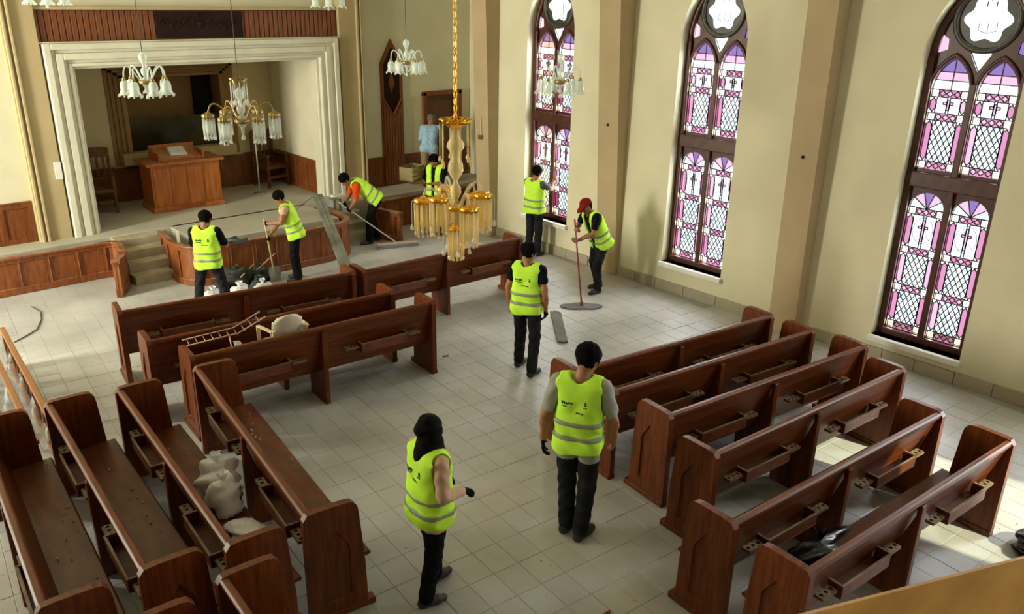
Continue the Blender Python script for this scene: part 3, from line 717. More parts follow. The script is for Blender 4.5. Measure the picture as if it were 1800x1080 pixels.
def make_pew():
    o = thing('church_pew', 'dark wooden church pew', 'pew', group='dark wooden church pews')
    hl_ = PL/2
    obj('end_panel', pew_end_mesh(-1), o, (-hl_, 0, 0), bev=.008); obj('end_panel', pew_end_mesh(1), o, (hl_, 0, 0), bev=.008)
    for s in (-1, 1): MB().box((-.04, -.03, 0), (.04, .50, .055)).out('foot', 'pew_wood_up', o, bev=.008, loc=(s*(hl_-.03), 0, 0))
    a = hl_-.05
    # leaning back: top at y=.0, foot at y=.17
    f = lambda u, v, t: (t, u, v)
    MB().prism([(.0, .94), (.028, .945), (.195, .36), (.165, .355)], -a, a, f).out('back_panel', 'pew_wood', o)
    MB().prism([(-.014, .925), (.045, .925), (.048, .95), (.035, .968), (.0, .97), (-.016, .955)], -a, a, f).out('top_rail', 'pew_wood', o, bev=.005)
    MB().prism([(.15, .43), (.49, .455), (.503, .44), (.498, .42), (.15, .395)], -hl_+.055, hl_-.055, f).out('seat', 'pew_seat', o, bev=.006)
    MB().prism([(-.022, .90), (.02, .90), (.02, .80), (.17, .36), (.40, .40), (.40, 0), (-.022, 0)], -.03, .03, f).out('center_support', 'pew_wood_up', o, bev=.008)
    for s in (-1, 1):
        cx = s*PL/4+.02
        r = MB(); y0, y1 = -.032, .095
        r.box((-.31, y0, .555), (.31, y0+.016, .635)).box((-.31, y0, .54), (.31, y1+.02, .555)).box((-.31, y0, .555), (-.292, y1-.01, .655)).box((.292, y0, .555), (.31, y1-.01, .655)).box((-.31, y0-.004, .635), (.31, y0+.02, .65))
        rk = r.out('book_rack', 'rack_wood', o, bev=.004, loc=(cx, 0, 0))
        MB().box((-.314, y0-.004, .645), (.314, y0+.014, .657)).box((-.314, y0, .645), (-.298, y1-.02, .660)).box((.298, y0, .645), (.314, y1-.02, .660)).out('rack_rim', 'cup_wood', rk)
        for q in (-1, 1):
            holes_plate(3, .17, .075, .024).out('cup_shelf', 'cup_wood', o, loc=(cx+q*.415, .03, .60))
    return o
pew0 = make_pew()
PEW_LABEL = {
 'L4': 'wooden pew facing the aisle beside the woman in black headscarf', 'L3': 'wooden pew with white plastic bags on its seat',
 'L2': 'wooden pew behind the one holding white plastic bags, plaster flakes on seat', 'L1': 'rearmost wooden pew of the aisle-facing rows, beside the lattice frame',
 'L5': 'wooden pew standing end to end behind the bag-strewn pew', 'L6': 'wooden pew under the gallery, last of the aisle-facing rows',
 'A': 'long wooden pew nearest the bowed altar rail, behind the man with dustpan', 'B': 'wooden pew under the gold chandelier, reaching towards the windows',
 'C': 'wooden pew between two others with the plastic chair resting before it', 'D': 'wooden pew cluttered with plastic chair and wire racks',
 'R1': 'front wooden pew of the six-row block beside the windows', 'R2': 'second wooden pew of the six-row block beside the windows, pushed against the front one',
 'R3': 'third wooden pew of the six-row block beside the windows', 'R4': 'fourth wooden pew of the six-row block, its racks lit by the window',
 'R5': 'fifth wooden pew of the six-row block, empty dusty seat', 'R6': 'last wooden pew of the six-row block with a black bag on its seat'}
first = True
for k, (a, b) in RAILS.items():
    p = pew0 if first else copy_tree(pew0); first = False
    L = math.dist(a, b)
    p.location = ((a[0]+b[0])/2, (a[1]+b[1])/2, 0); p.rotation_euler = (0, 0, math.atan2(b[1]-a[1], b[0]-a[0]))
    p.scale = (min(1.02, max(.94, (L+.03)/PL)), 1, 1); p['label'] = PEW_LABEL[k]; PEWS[k] = p

# ================================================================== CHANDELIERS
def drop(mb, x, y, z, r=.012, h=.04):
    mb.lathe([(0, 0), (r*.3, -h*.15), (r, -h*.65), (r*.75, -h*.9), (0, -h)], 6, (x, y, z))
def chandelier(loc, R, n, kind, label, a0=0.0, top=ZT, seedv=1, group='chandeliers'):
    """origin at the hub; kind 'tulip' (bell shades) or 'prism' (rings of crystal rods)"""
    rnd = random.Random(seedv); gold = kind == 'gold'
    M1 = 'gold' if gold else 'brass'; MC = 'crystal_amber' if gold else ('crystal' if kind == 'prism' else 'tulip_glass')
    o = thing('chandelier', label, 'chandelier', loc, group=group)
    up = top-loc[2]
    if gold:
        mb = MB(); z = .80; i = 0
        while z < up:
            pts = []
            for k in range(13):
                t = 2*math.pi*k/12; q = (.016*math.cos(t), 0, .038*math.sin(t)) if i % 2 == 0 else (0, .016*math.cos(t), .038*math.sin(t)); pts.append((q[0], q[1], q[2]+z))
            mb.tube(pts, .0055, 5, False); z += .062; i += 1
        mb.tube([(0, 0, .76), (0, 0, up)], .004, 5); mb.out('chain', M1, o, True)
    else:
        MB().tube([(0, 0, .34), (.004, 0, up*.6), (0, 0, up)], .0045, 6).out('hanging_rod', 'lead', o)
    MB().lathe([(0, up), (.07, up), (.06, up-.03), (.02, up-.06), (0, up-.06)], 14).out('ceiling_rose', M1, o, True)
    # stem of stacked glass balusters
    if gold:
        prof = [(0, .74), (.03, .74), (.035, .68), (.075, .62), (.085, .58), (.05, .53), (.04, .48), (.07, .42), (.075, .36), (.05, .31), (.022, .27), (.022, .24), (.05, .20), (.055, .15), (.03, .10), (.02, .08), (.05, .05), (.06, .0), (.05, -.1), (.02, -.14), (0, -.15)]
    else:
        prof = [(0, .36), (.02, .35), (.05, .31), (.045, .26), (.02, .22), (.02, .18), (.045, .15), (.04, .10), (.015, .07), (.05, .04), (.06, 0), (.04, -.04), (.015, -.08), (.02, -.12), (0, -.14)]
    MB().lathe(prof, 14).out('stem', MC if not gold else 'crystal_amber', o, True)
    MB().lathe([(.0, .035), (.075, .03), (.085, .01), (.07, -.02), (0, -.03)], 16).out('hub', M1, o, True)
    if gold or kind == 'prism':                        # crown with hanging rods
        zc = .80 if gold else .42; rc = .14 if gold else .085
        mb = MB(); mb.lathe([(.02, zc-.06), (.05, zc-.05), (rc*.8, zc-.01), (rc, zc+.035), (rc*.96, zc+.03), (rc*.7, zc-.015), (.02, zc-.045)], 24, ruffle=(.16, 12, 3))
        mb.out('crown', M1, o, True)
        mb = MB()
        for k in range(10):
            a = 2*math.pi*k/10; x, y = rc*math.cos(a), rc*math.sin(a); ln = (.34 if gold else .20)*(1 if k % 2 else .85)
            mb.tube([(x, y, zc), (x*1.02, y*1.02, zc-ln)], .0055, 5); drop(mb, x*1.02, y*1.02, zc-ln, .02, .07)
        tag(mb.out('crown_drops', MC if gold else 'crystal', o, True), kind='stuff')
    for k in range(n):
        a = a0+2*math.pi*k/n; ca, sa = math.cos(a), math.sin(a)
        lift = (.0 if k % 2 == 0 else .07) if gold else 0
        Rk = R*(1 if k % 2 == 0 or not gold else .82)
        P = [(.05, .0), (Rk*.35, .06+lift), (Rk*.62, .17+lift), (Rk*.84, .20+lift), (Rk*.97, .14+lift), (Rk, .04+lift)]
        P = smooth_path(P, 2)
        arm = MB().tube([(r*ca, r*sa, z) for r, z in P], 
            .009 if not gold else .012, 7).out('arm', 'arm_glass' if gold else ('brass' if kind == 'prism' else 'tulip_glass'), o, True)
        x, y, z = Rk*ca, Rk*sa, .04+lift
        if kind == 'tulip':
            MB().lathe([(.0, .03), (.02, .02), (.026, -.01), (.0, -.012)], 10, (x, y, z)).out('cap', 'brass', arm, True)
            MB().lathe([(.018, -.005), (.045, -.03), (.055, -.075), (.052, -.12), (.062, -.155), (.085, -.175)], 18, (x, y, z), ruffle=(.12, 6, 4)).out('shade', 'tulip_glass', arm, True)
            mb = MB()
            for j in range(6): b = 2*math.pi*j/6; drop(mb, x+.082*math.cos(b), y+.082*math.sin(b), z-.165, .011, .035)
            tag(mb.out('crystal_drops', 'crystal', arm, True), kind='stuff')
        else:
            rc = .080 if gold else .058; ln = .28 if gold else .19
            MB().lathe([(.0, .07), (.02, .066), (.03, .045), (rc*.75, .05), (rc*1.02, .035), (rc*.95, .0), (rc*.5, -.02), (0, -.025)], 27, (x, y, z), ruffle=(.14, 9, 3)).out('cap', 'gold' if gold else 'brass', arm, True)
            mb = MB()
            for j in range(11):
                b = 2*math.pi*j/11; xx, yy = x+rc*math.cos(b), y+rc*math.sin(b); l2 = ln*rnd.uniform(.95, 1.05)
                mb.tube([(xx, yy, z), (xx, yy, z-l2)], .0125 if gold else .009, 6); drop(mb, xx, yy, z-l2+.004, .013, .045)
            tag(mb.out('prism_ring', MC, arm, True), kind='stuff')
            mb = MB(); mb.lathe([(0, -.02), (.03, -.03), (.034, -ln*.8), (0, -ln*.85)], 10, (x, y, z)); mb.out('candle_glass', 'tulip_glass' if not gold else 'crystal_amber', arm, True)
            if gold:                                   # long outer pendants on a wire
                mb = MB(); X2, Y2 = (Rk+.11)*ca, (Rk+.11)*sa
                mb.tube([(x, y, z+.03), ((Rk+.07)*ca, (Rk+.07)*sa, z+.045), (X2, Y2, z+.01), (X2, Y2, z-.20)], .004, 5); drop(mb, X2, Y2, z-.20, .022, .07); mb.out('side_pendant', 'crystal', arm, True)
    if gold:                                           # lower cluster
        mb = MB()
        for j in range(12):
            b = 2*math.pi*j/12; mb.tube([(.07*math.cos(b), .07*math.sin(b), -.20), (.07*math.cos(b), .07*math.sin(b), -.46)], .0125, 6); drop(mb, .07*math.cos(b), .07*math.sin(b), -.45, .016, .055)
        tag(mb.out('lower_prisms', 'crystal_amber', o, True), kind='stuff')
        MB().lathe([(0, -.13), (.03, -.15), (.07, -.19), (.075, -.21), (.03, -.215), (0, -.215)], 18, ruffle=(.08, 9, 2)).out('lower_cap', 'gold', o, True)
        mb = MB()
        for j in range(5):
            b = 2*math.pi*j/5+.4; mb.tube([(.03*math.cos(b), .03*math.sin(b), -.14), (.13*math.cos(b), .13*math.sin(b), -.17), (.13*math.cos(b), .13*math.sin(b), -.38)], .004, 5); drop(mb, .13*math.cos(b), .13*math.sin(b), -.375, .022, .075)
        tag(mb.out('lower_pendants', 'crystal', o, True), kind='stuff')
    else:
        mb = MB(); drop(mb, 0, 0, -.13, .025, .07); mb.out('finial', 'crystal', o, True)
    return o
chandelier((4.73, 5.95, 2.60), .31, 6, 'gold', 'large gold chandelier with amber crystal rods over the pews', a0=.25, group='gold chandelier')
chandelier((3.92, 8.63, 3.16), .34, 6, 'prism', 'crystal rod chandelier hanging before the stage opening', a0=.6)
chandelier((3.63, 10.56, 3.42), .24, 7, 'tulip', 'glass tulip chandelier hanging over the pulpit and the dark niche', a0=.2)
chandelier((7.73, 10.93, 3.47), .24, 6, 'tulip', 'glass tulip chandelier hanging before the pencil-shaped wall panel', a0=.5)
chandelier((7.76, 7.6, 3.46), .25, 6, 'tulip', 'glass tulip chandelier hanging in front of a stained glass window', a0=.1)
chandelier((3.34, 13.11, 4.40), .25, 6, 'tulip', 'glass tulip chandelier over the ribbed frieze, above the fuse box jamb', a0=.3)
chandelier((7.59, 12.94, 4.38), .25, 6, 'tulip', 'glass tulip chandelier over the ribbed frieze, above the bending man', a0=.0)

# ================================================================== PEOPLE
def snets(Fd, lo, h):
    nx, ny, nz = Fd.shape; S = Fd < 0
    C = (nx-1, ny-1, nz-1); acc = np.zeros(C+(3,), np.float32); cnt = np.zeros(C, np.int16)
    edges = []
    for ax in range(3):
        s0 = [slice(None)]*3; s1 = [slice(None)]*3; s0[ax] = slice(0, -1); s1[ax] = slice(1, None)
        A, B = Fd[tuple(s0)], Fd[tuple(s1)]; X = S[tuple(s0)] != S[tuple(s1)]
        edges.append((X, S[tuple(s0)]))
        I = np.argwhere(X); t = (A[X]/(A[X]-B[X]))
        P = I.astype(np.float32); P[:, ax] += t
        o = [a for a in range(3) if a != ax]
        for d0 in (0, 1):
            for d1 in (0, 1):
                J = I.copy(); J[:, o[0]] -= d0; J[:, o[1]] -= d1
                ok = (J >= 0).all(1) & (J[:, 0] < C[0]) & (J[:, 1] < C[1]) & (J[:, 2] < C[2])
                Jk = J[ok]; np.add.at(acc, (Jk[:, 0], Jk[:, 1], Jk[:, 2]), P[ok]); np.add.at(cnt, (Jk[:, 0], Jk[:, 1], Jk[:, 2]), 1)
    act = cnt > 0; idx = -np.ones(C, np.int64); idx[act] = np.arange(act.sum())
    V = (acc[act]/cnt[act][:, None])*h + np.asarray(lo)
    Q = []
    for ax in range(3):
        X, S0 = edges[ax]; I = np.argwhere(X); o = [a for a in range(3) if a != ax]
        ok = (I[:, o[0]] > 0) & (I[:, o[1]] > 0) & (I[:, o[0]] < C[o[0]]) & (I[:, o[1]] < C[o[1]]); I = I[ok]
        c = []
        for d0, d1 in ((1, 1), (0, 1), (0, 0), (1, 0)):
            J = I.copy(); J[:, o[0]] -= d0; J[:, o[1]] -= d1; c.append(idx[J[:, 0], J[:, 1], J[:, 2]])
        q = np.stack(c, 1); fl = S0[I[:, 0], I[:, 1], I[:, 2]]
        if ax == 1: fl = ~fl
        q[~fl] = q[~fl][:, ::-1]; Q.append(q)
    return V, np.concatenate(Q)
def lap(V, Q, it=2, f=.5):
    n = len(V)
    for _ in range(it):
        A = np.zeros_like(V); c = np.zeros(n)
        for a, b in ((0, 1), (1, 2), (2, 3), (3, 0)):
            np.add.at(A, Q[:, a], V[Q[:, b]]); np.add.at(A, Q[:, b], V[Q[:, a]]); np.add.at(c, Q[:, a], 1); np.add.at(c, Q[:, b], 1)
        V = V*(1-f)+f*A/np.maximum(c, 1)[:, None]
    return V
def smax(a, b, k=.012):
    h = np.clip(.5-.5*(b-a)/k, 0, 1); return b*(1-h)+a*h+k*h*(1-h)
def cone_d(P, a, ra, b, rb):
    a = np.asarray(a, np.float32); b = np.asarray(b, np.float32); ab = b-a; l2 = float(ab@ab)
    if l2 < 1e-9: return np.linalg.norm(P-a, axis=-1)-max(ra, rb)
    t = np.clip((P-a)@ab/l2, 0, 1)
    return np.linalg.norm(P-a-t[..., None]*ab, axis=-1)-(ra+(rb-ra)*t)
class Field:
    def __init__(s, lo, hi, h):
        s.h = h; s.lo = np.asarray(lo, np.float32); n = np.ceil((np.asarray(hi)-s.lo)/h).astype(int)+1
        s.F = np.full(n, .08, np.float32); s.n = n
    def pts(s, sl):
        ax = [s.lo[i]+s.h*np.arange(sl[i].start, sl[i].stop, dtype=np.float32) for i in range(3)]
        return np.stack(np.meshgrid(*ax, indexing='ij'), -1)
    def add(s, a, ra, b, rb, k=.02, infl=0.0):
        a = np.asarray(a, float); b = np.asarray(b, float); m = max(ra, rb)+infl+.085
        l = np.clip(np.floor((np.minimum(a, b)-m-s.lo)/s.h).astype(int), 0, s.n); u = np.clip(np.ceil((np.maximum(a, b)+m-s.lo)/s.h).astype(int)+1, 0, s.n)
        if (u <= l).any(): return
        sl = tuple(slice(int(l[i]), int(u[i])) for i in range(3)); d = cone_d(s.pts(sl), a, ra+infl, b, rb+infl); f = s.F[sl]
        hh = np.clip(.5+.5*(f-d)/k, 0, 1); s.F[sl] = f*(1-hh)+d*hh-k*hh*(1-hh)
    def all_pts(s): return s.pts(tuple(slice(0, int(s.n[i])) for i in range(3)))
V3 = lambda *a: np.array(a, float)
def unit(v): v = np.asarray(v, float); return v/np.linalg.norm(v)
BASE = dict(pel=V3(0, 0, .95), chest=V3(0, .005, 1.25), neck=V3(0, -.005, 1.475), head=V3(0, .02, 1.625),
            shL=V3(-.185, -.005, 1.415), shR=V3(.185, -.005, 1.415), elL=V3(-.245, -.03, 1.13), elR=V3(.245, -.03, 1.13), wrL=V3(-.255, .05, .885), wrR=V3(.255, .05, .885),
            hpL=V3(-.092, 0, .92), hpR=V3(.092, 0, .92), knL=V3(-.10, .02, .50), knR=V3(.10, .02, .50), anL=V3(-.11, -.02, .085), anR=V3(.11, -.02, .085))
def person(label, loc, heading, height, pose, st, cell=.011):
    J = {k: v.copy() for k, v in BASE.items()}
    for k, v in pose.items():
        if k in J: J[k] = V3(*v)
    hf = unit(pose.get('look', (0, 1, -.1))); hu = unit(np.cross(np.cross(hf, (0, 0, 1)), hf)); hr = np.cross(hf, hu)
    sc = height/1.75
    prims = []                                           # (group, a, ra, b, rb, k)
    def pr(g, a, ra, b, rb, k=.02): prims.append((g, np.asarray(a, float), ra, np.asarray(b, float), rb, k))
    lat = unit(J['shR']-J['shL']); hlat = unit(J['hpR']-J['hpL']); spn = unit(J['neck']-J['pel']); fw = unit(np.cross(spn, lat)); bulk = st.get('bulk', 1.0)
    SH, TR, SK = 'shirt', 'trousers', 'skin'
    # torso
    torso = []
    def tp(g, a, ra, b, rb, k=.04): torso.append((np.asarray(a, float), ra, np.asarray(b, float), rb, k)); pr(g, a, ra, b, rb, k)
    tp(TR, J['hpL']+hlat*.005, .108*bulk, J['hpR']-hlat*.005, .108*bulk)
    w0 = J['pel']+spn*.05
    for s in (-1, 1): tp(SH, w0+s*hlat*.055, .098*bulk, J['chest']+s*lat*.065, .112*bulk)
    up = J['chest']+spn*.11
    tp(SH, up-lat*.085, .10*bulk, up+lat*.085, .10*bulk)
    for s, n in ((-1, 'shL'), (1, 'shR')): tp(SH, J['neck']-spn*.05+s*lat*.05, .062, J[n], .062)
    # neck and head
    hd = J['head']; pr(SK, J['neck']-spn*.01, .058, hd-hu*.06, .054, .02)
    pr(SK, hd+hu*.030-hf*.012, .094, hd-hu*.005+hf*.004, .088, .03)
    pr(SK, hd-hu*.02+hf*.022, .074, hd-hu*.085+hf*.045, .048, .03)
    pr(SK, hd+hf*.085+hu*.005, .011, hd+hf*.107-hu*.028, .015, .012)
    for s in (-1, 1): pr(SK, hd+hr*s*.088+hu*.015-hf*.005, .012, hd+hr*s*.09-hu*.03-hf*.01, .010, .01); pr(SK, hd+hr*s*.025+hf*.084+hu*.028, .012, hd+hr*s*.045+hf*.076+hu*.024, .010, .012)
    pr('lips', hd+hr*-.02+hf*.091-hu*.058, .007, hd+hr*.02+hf*.091-hu*.058, .007, .008)
    # arms
    slv = st.get('sleeve', .9)                           # 0..1 upper arm, 1..2 forearm
    for s, S_ in ((-1, 'L'), (1, 'R')):
        sh, el, wr = J['sh'+S_], J['el'+S_], J['wr'+S_]
        def arm_pt(t): return sh+(el-sh)*t if t <= 1 else el+(wr-el)*(t-1)
        rr = lambda t: np.interp(t, [0, 1, 1.25, 2], [.056, .044, .044, .029])
        cuts = sorted(set([0, 1, 1.25, 2, slv]))
        for t0, t1 in zip(cuts[:-1], cuts[1:]):
            cl = t1 <= slv+1e-6; e = .013 if cl else 0
            pr(SH if cl else SK, arm_pt(t0), rr(t0)+e, arm_pt(t1), rr(t1)+e, .012 if cl else .008)
        # hand
        g = 'glove' if S_ in st.get('gloves', '') else SK
        d = unit(wr-el); inw = pose.get('palm'+S_); inw = unit(np.asarray(inw, float) if inw is not None else -s*lat*.8+fw*.2); inw = unit(inw-d*(inw@d)); sd = np.cross(d, inw)
        if sd@fw < 0: sd = -sd                           # thumb side forward
        curl = pose.get('curl'+S_, .35)
        for q in (-.026, -.009, .009, .026): pr(g, wr+d*.012+sd*q*.7, .016, wr+d*.082+sd*q, .0135, .012)
        for i, q in enumerate((-.030, -.011, .010, .030)):
            b0 = wr+d*.086+sd*q; ln = (.036, .043, .047, .042)[i]; a1 = curl*1.2; a2 = curl*2.3; a3 = curl*3.2
            p1 = b0+(d*math.cos(a1)+inw*math.sin(a1))*ln; p2 = p1+(d*math.cos(a2)+inw*math.sin(a2))*ln*.7; p3 = p2+(d*math.cos(a3)+inw*math.sin(a3))*ln*.5
            pr(g, b0, .0105, p1, .0095, .004); pr(g, p1, .0095, p2, .0088, .003); pr(g, p2, .0088, p3, .0078, .003)
        t0 = wr+d*.025+sd*.028; t1 = t0+(d*.7+sd*.55+inw*.35)*.045; t2 = t1+(d*.75+inw*(.3+curl*.5)+sd*.1)*.034
        pr(g, t0, .014, t1, .0115, .008); pr(g, t1, .0115, t2, .009, .003)
    # legs and feet
    for s, S_ in ((-1, 'L'), (1, 'R')):
        hp, kn, an = J['hp'+S_], J['kn'+S_], J['an'+S_]; toe = pose.get('toe'+S_); yaw = pose.get('foot'+S_, s*.15)
        td = unit(V3(math.sin(yaw), math.cos(yaw), 0)) if toe is None else unit(V3(*toe))
        pr(TR, hp, .102*bulk, kn, .076, .03); pr(TR, kn, .076, an+V3(0, 0, .015), .068, .02)
        z0 = an[2]-.085
        heel = V3(an[0], an[1], z0+.042)-td*.035; ball = V3(an[0], an[1], z0+.034)+td*.10; tip = V3(an[0], an[1], z0+.03)+td*.165
        pr('shoe', an-V3(0, 0, .01), .046, heel, .043, .012); pr('shoe', heel, .043, ball, .043, .015); pr('shoe', ball, .043, tip, .034, .015)
    allp = np.array([p[1] for p in prims]+[p[3] for p in prims])
    lo = allp.min(0)-.17; hi = allp.max(0)+.17; lo[2] = min(J['anL'][2], J['anR'][2])-.085-3*cell
    Fd = Field(lo, hi, cell)
    for g, a, ra, b, rb, k in prims: Fd.add(a, ra, b, rb, k)
    Pz = Fd.all_pts()
    # creases in the cloth, flat soles
    wr_ = .0035*np.sin(Pz[..., 2]*46+4*np.sin(Pz[..., 0]*17)+3*np.sin(Pz[..., 1]*21)); body = (Pz[..., 2] < hd[2]-.16)*(Pz[..., 2] > .12)
    F2 = Fd.F+wr_*body
    zf = np.minimum.reduce([np.full(Pz.shape[:-1], min(J['anL'][2], J['anR'][2])-.085)]); F2 = np.maximum(F2, zf-Pz[..., 2])
    F2[0] = F2[-1] = .1; F2[:, 0] = F2[:, -1] = .1; F2[:, :, 0] = F2[:, :, -1] = .1
    V, Q = snets(F2, Fd.lo, cell)
    cen = V[Q].mean(1); groups = [SH, TR, SK, 'shoe', 'glove', 'lips']; D = np.full((len(Q), len(groups)), 9.0, np.float32)
    for g, a, ra, b, rb, k in prims: gi = groups.index(g); D[:, gi] = np.minimum(D[:, gi], cone_d(cen, a, ra, b, rb)-(.006 if g == 'lips' else 0))
    gm = D.argmin(1)
    hem = st.get('hem', -.02)                            # shirt hangs below the waist
    gm[(gm == 1) & ((cen-J['pel'])@spn > hem) & (cen[:, 2] > max(.6, J['pel'][2]+hem-.06))] = 0
    o = thing('person', label, 'person', loc, heading-math.pi/2, group=None)
    mats = [st['shirt'], st['trousers'], st.get('skin', 'skin'), st.get('shoe', 'shoe'), 'glove', 'lips']
    obj('body', mesh('body', V*sc, Q, mats, True, gm), o)
    def solid(name, field, m, lo_, it=2):
        f = field.copy(); f[0] = f[-1] = .1; f[:, 0] = f[:, -1] = .1; f[:, :, 0] = f[:, :, -1] = .1
        if not (f < 0).any(): return None
        v, q = snets(f, lo_, cell); v = lap(v, q, it); return obj(name, mesh(name, v*sc, q, m, True), o)
    rel = Pz-J['pel']; ts = rel@spn; hx = (Pz-hd)@hr; hy = (Pz-hd)@hf; hz = (Pz-hd)@hu
    # hair / head covering
    skull = Field(lo, hi, cell); skull.add(hd+hu*.030-hf*.012, .094, hd-hu*.005+hf*.004, .088, .03); skull.F = skull.F
    hair = st.get('hair', 'hair')
    if st.get('scarf'):
        sk = Field(lo, hi, cell); sk.add(hd+hu*.035-hf*.015, .112, hd-hu*.05+hf*.012, .098, .03); sk.add(hd-hu*.06, .095, J['neck']+fw*.02+spn*.01, .105, .04); sk.add(J['neck']+fw*.03, .10, J['neck']-spn*.08+fw*.075, .085, .04); sk.add(J['neck']-fw*.03, .09, J['neck']-spn*.06-fw*.045, .085, .04)
        sk.add(hd+hu*.085-hf*.05, .055, hd+hu*.02-hf*.095, .05, .03)
        f = sk.F+.004*np.sin(hz*60+3*np.sin(hx*30)); face = np.maximum(np.abs(hx)-.062, np.maximum(np.abs(hz+.01)-.075, .03-hy)); f = np.maximum(f, -face)
        solid('headscarf', f, st['scarf'], Fd.lo)
    elif st.get('cap'):
        f = np.maximum(skull.F-.016, -(hz-.028)); br = np.maximum(np.abs(hz-.040+.25*np.maximum(hy-.09, 0))-.009, np.sqrt(hx**2+((hy-.09)*.8)**2)-.082); f = np.minimum(f, np.maximum(br, .06-hy))
        solid('cap', f, st['cap'], Fd.lo)
        solid('hair', np.maximum(np.maximum(skull.F-.008, hz-.035), -(-hy*.9-.01)), hair, Fd.lo)
    else:
        cut = -(hz*.72-hy*.69+.036)                      # keeps crown and back of the head
        f = smax(skull.F-st.get('hairh', .013)*np.clip((hz+.09)/.12, .15, 1.2)-.005*np.sin(hx*95+hz*40)*np.sin(hy*85), cut, .006); solid('hair', f, hair, Fd.lo, 1)
    for s in (-1, 1):
        e = hd+hr*s*.033+hf*.082+hu*.010; MB().lathe([(0, -.011), (.008, -.008), (.011, 0), (.008, .008), (0, .011)], 8, tuple(e*sc)).out('eye', 'eye_dark', o, True)
    # hi-vis vest
    if st.get('vest'):
        T = Field(lo, hi, cell)
        for a, ra, b, rb, k in torso: T.add(a, ra, b, rb, k, .012)
        T.add(J['pel']-spn*.10-hlat*.06, .122*bulk, J['pel']-spn*.10+hlat*.06, .122*bulk, .06); T.add(J['pel']+spn*.16-lat*.06, .118*bulk, J['pel']+spn*.16+lat*.06, .118*bulk, .06)
        t_h = st.get('vhem', -.11); L = np.linalg.norm(J['neck']-J['pel'])
        ffx = rel@lat; ffy = rel@fw
        f = T.F-.014-.02*np.clip((.25-ts)/.4, 0, 1)+.0045*np.sin(ffx*34+5*np.sin(ts*9))*np.clip((.45-ts)/.3, 0, 1)+.003*np.sin(ts*55+ffx*20)
        f = np.maximum(f, t_h+.012*np.sin(ffx*14)-ts)
        for S_ in 'LR':
            s = -1 if S_ == 'L' else 1; a = J['sh'+S_]+lat*s*.012; b = J['sh'+S_]+(J['el'+S_]-J['sh'+S_])*.75+lat*s*.035
            f = smax(f, -(cone_d(Pz, a, .083, b, .095)))
            f = smax(f, ((Pz-J['chest'])@lat*s)-.205*bulk)
        f = np.maximum(f, -cone_d(Pz, J['neck']+spn*.02, .088, J['neck']+spn*.10, .12))
        f = np.maximum(f, -cone_d(Pz, J['neck']+fw*.10, .06, J['chest']+fw*.16+spn*(.12-st.get('vneck', .0)), .02))
        gap = st.get('open', .006)
        f = np.maximum(f, -np.maximum(np.abs(ffx)-gap*(1+np.clip(ts, 0, .5)*1.2), .03-ffy))
        solid('safety_vest', f, 'vest', Fd.lo)
        for b0 in st.get('bands', (.03, .15)):
            slope = st.get('bslope', 0)
            g = np.maximum(f-.006, np.abs(ts-b0-slope*ffx)-.022); g = np.maximum(g, -(f+.022)); solid('reflective_band', g, 'band', Fd.lo)
        # printed marking across the shoulder blades
        if st.get('print'):
            tb = L-.20; mk = MB()
            rows = [(-.125+.019*q, -.125+.019*q+.012, tb+.008+.004*(q % 2), tb+.034-.003*(q % 3)) for q in range(5)] + [(-.122+.013*q, -.122+.013*q+.009, tb-.010, tb-.002) for q in range(6)]
            rows += [(.060, .074, tb+.026, tb+.044), (.056, .078, tb+.008, tb+.024), (.050, .084, tb-.004, tb+.002)] + [(-.035+.016*q, -.035+.016*q+.011, tb-.058, tb-.048) for q in range(6)]
            for (u0, u1, t0, t1) in rows:
                um, tm = (u0+u1)/2, (t0+t1)/2; ys = np.arange(-.26, 0, .004)
                pts = J['pel']+lat*um+spn*tm+fw*ys[:, None]; ii = np.clip(np.round((pts-Fd.lo)/cell).astype(int), 0, Fd.n-1); fv = f[ii[:, 0], ii[:, 1], ii[:, 2]]
                if (fv < .002).any():
                    y0 = ys[np.argmax(fv < .002)]-.004
                    M_ = Matrix((lat, fw, spn)).transposed().to_4x4(); M_.translation = Vector((J['pel']+lat*um+spn*tm+fw*y0)*sc)
                    mk.box((-(u1-u0)/2, -.001, -(t1-t0)/2), ((u1-u0)/2, .012, (t1-t0)/2), M_)
            if mk.V: tag(mk.out('printed_mark', 'print', o), kind='stuff')
    return o, J, sc
def P_world(loc, heading, sc, p):
    c, s = math.cos(heading-math.pi/2), math.sin(heading-math.pi/2); x, y, z = [q*sc for q in p]
    return (loc[0]+c*x-s*y, loc[1]+s*x+c*y, loc[2]+z)

PPL = {}
def add_person(key, *a, **k):
    o, J, sc = person(*a, **k); PPL[key] = (a[1], a[2], sc, J)
def hand_world(key, S_):
    loc, hd, sc, J = PPL[key]; d = unit(J['wr'+S_]-J['el'+S_]); return Vector(P_world(loc, hd, sc, J['wr'+S_]+d*.075))

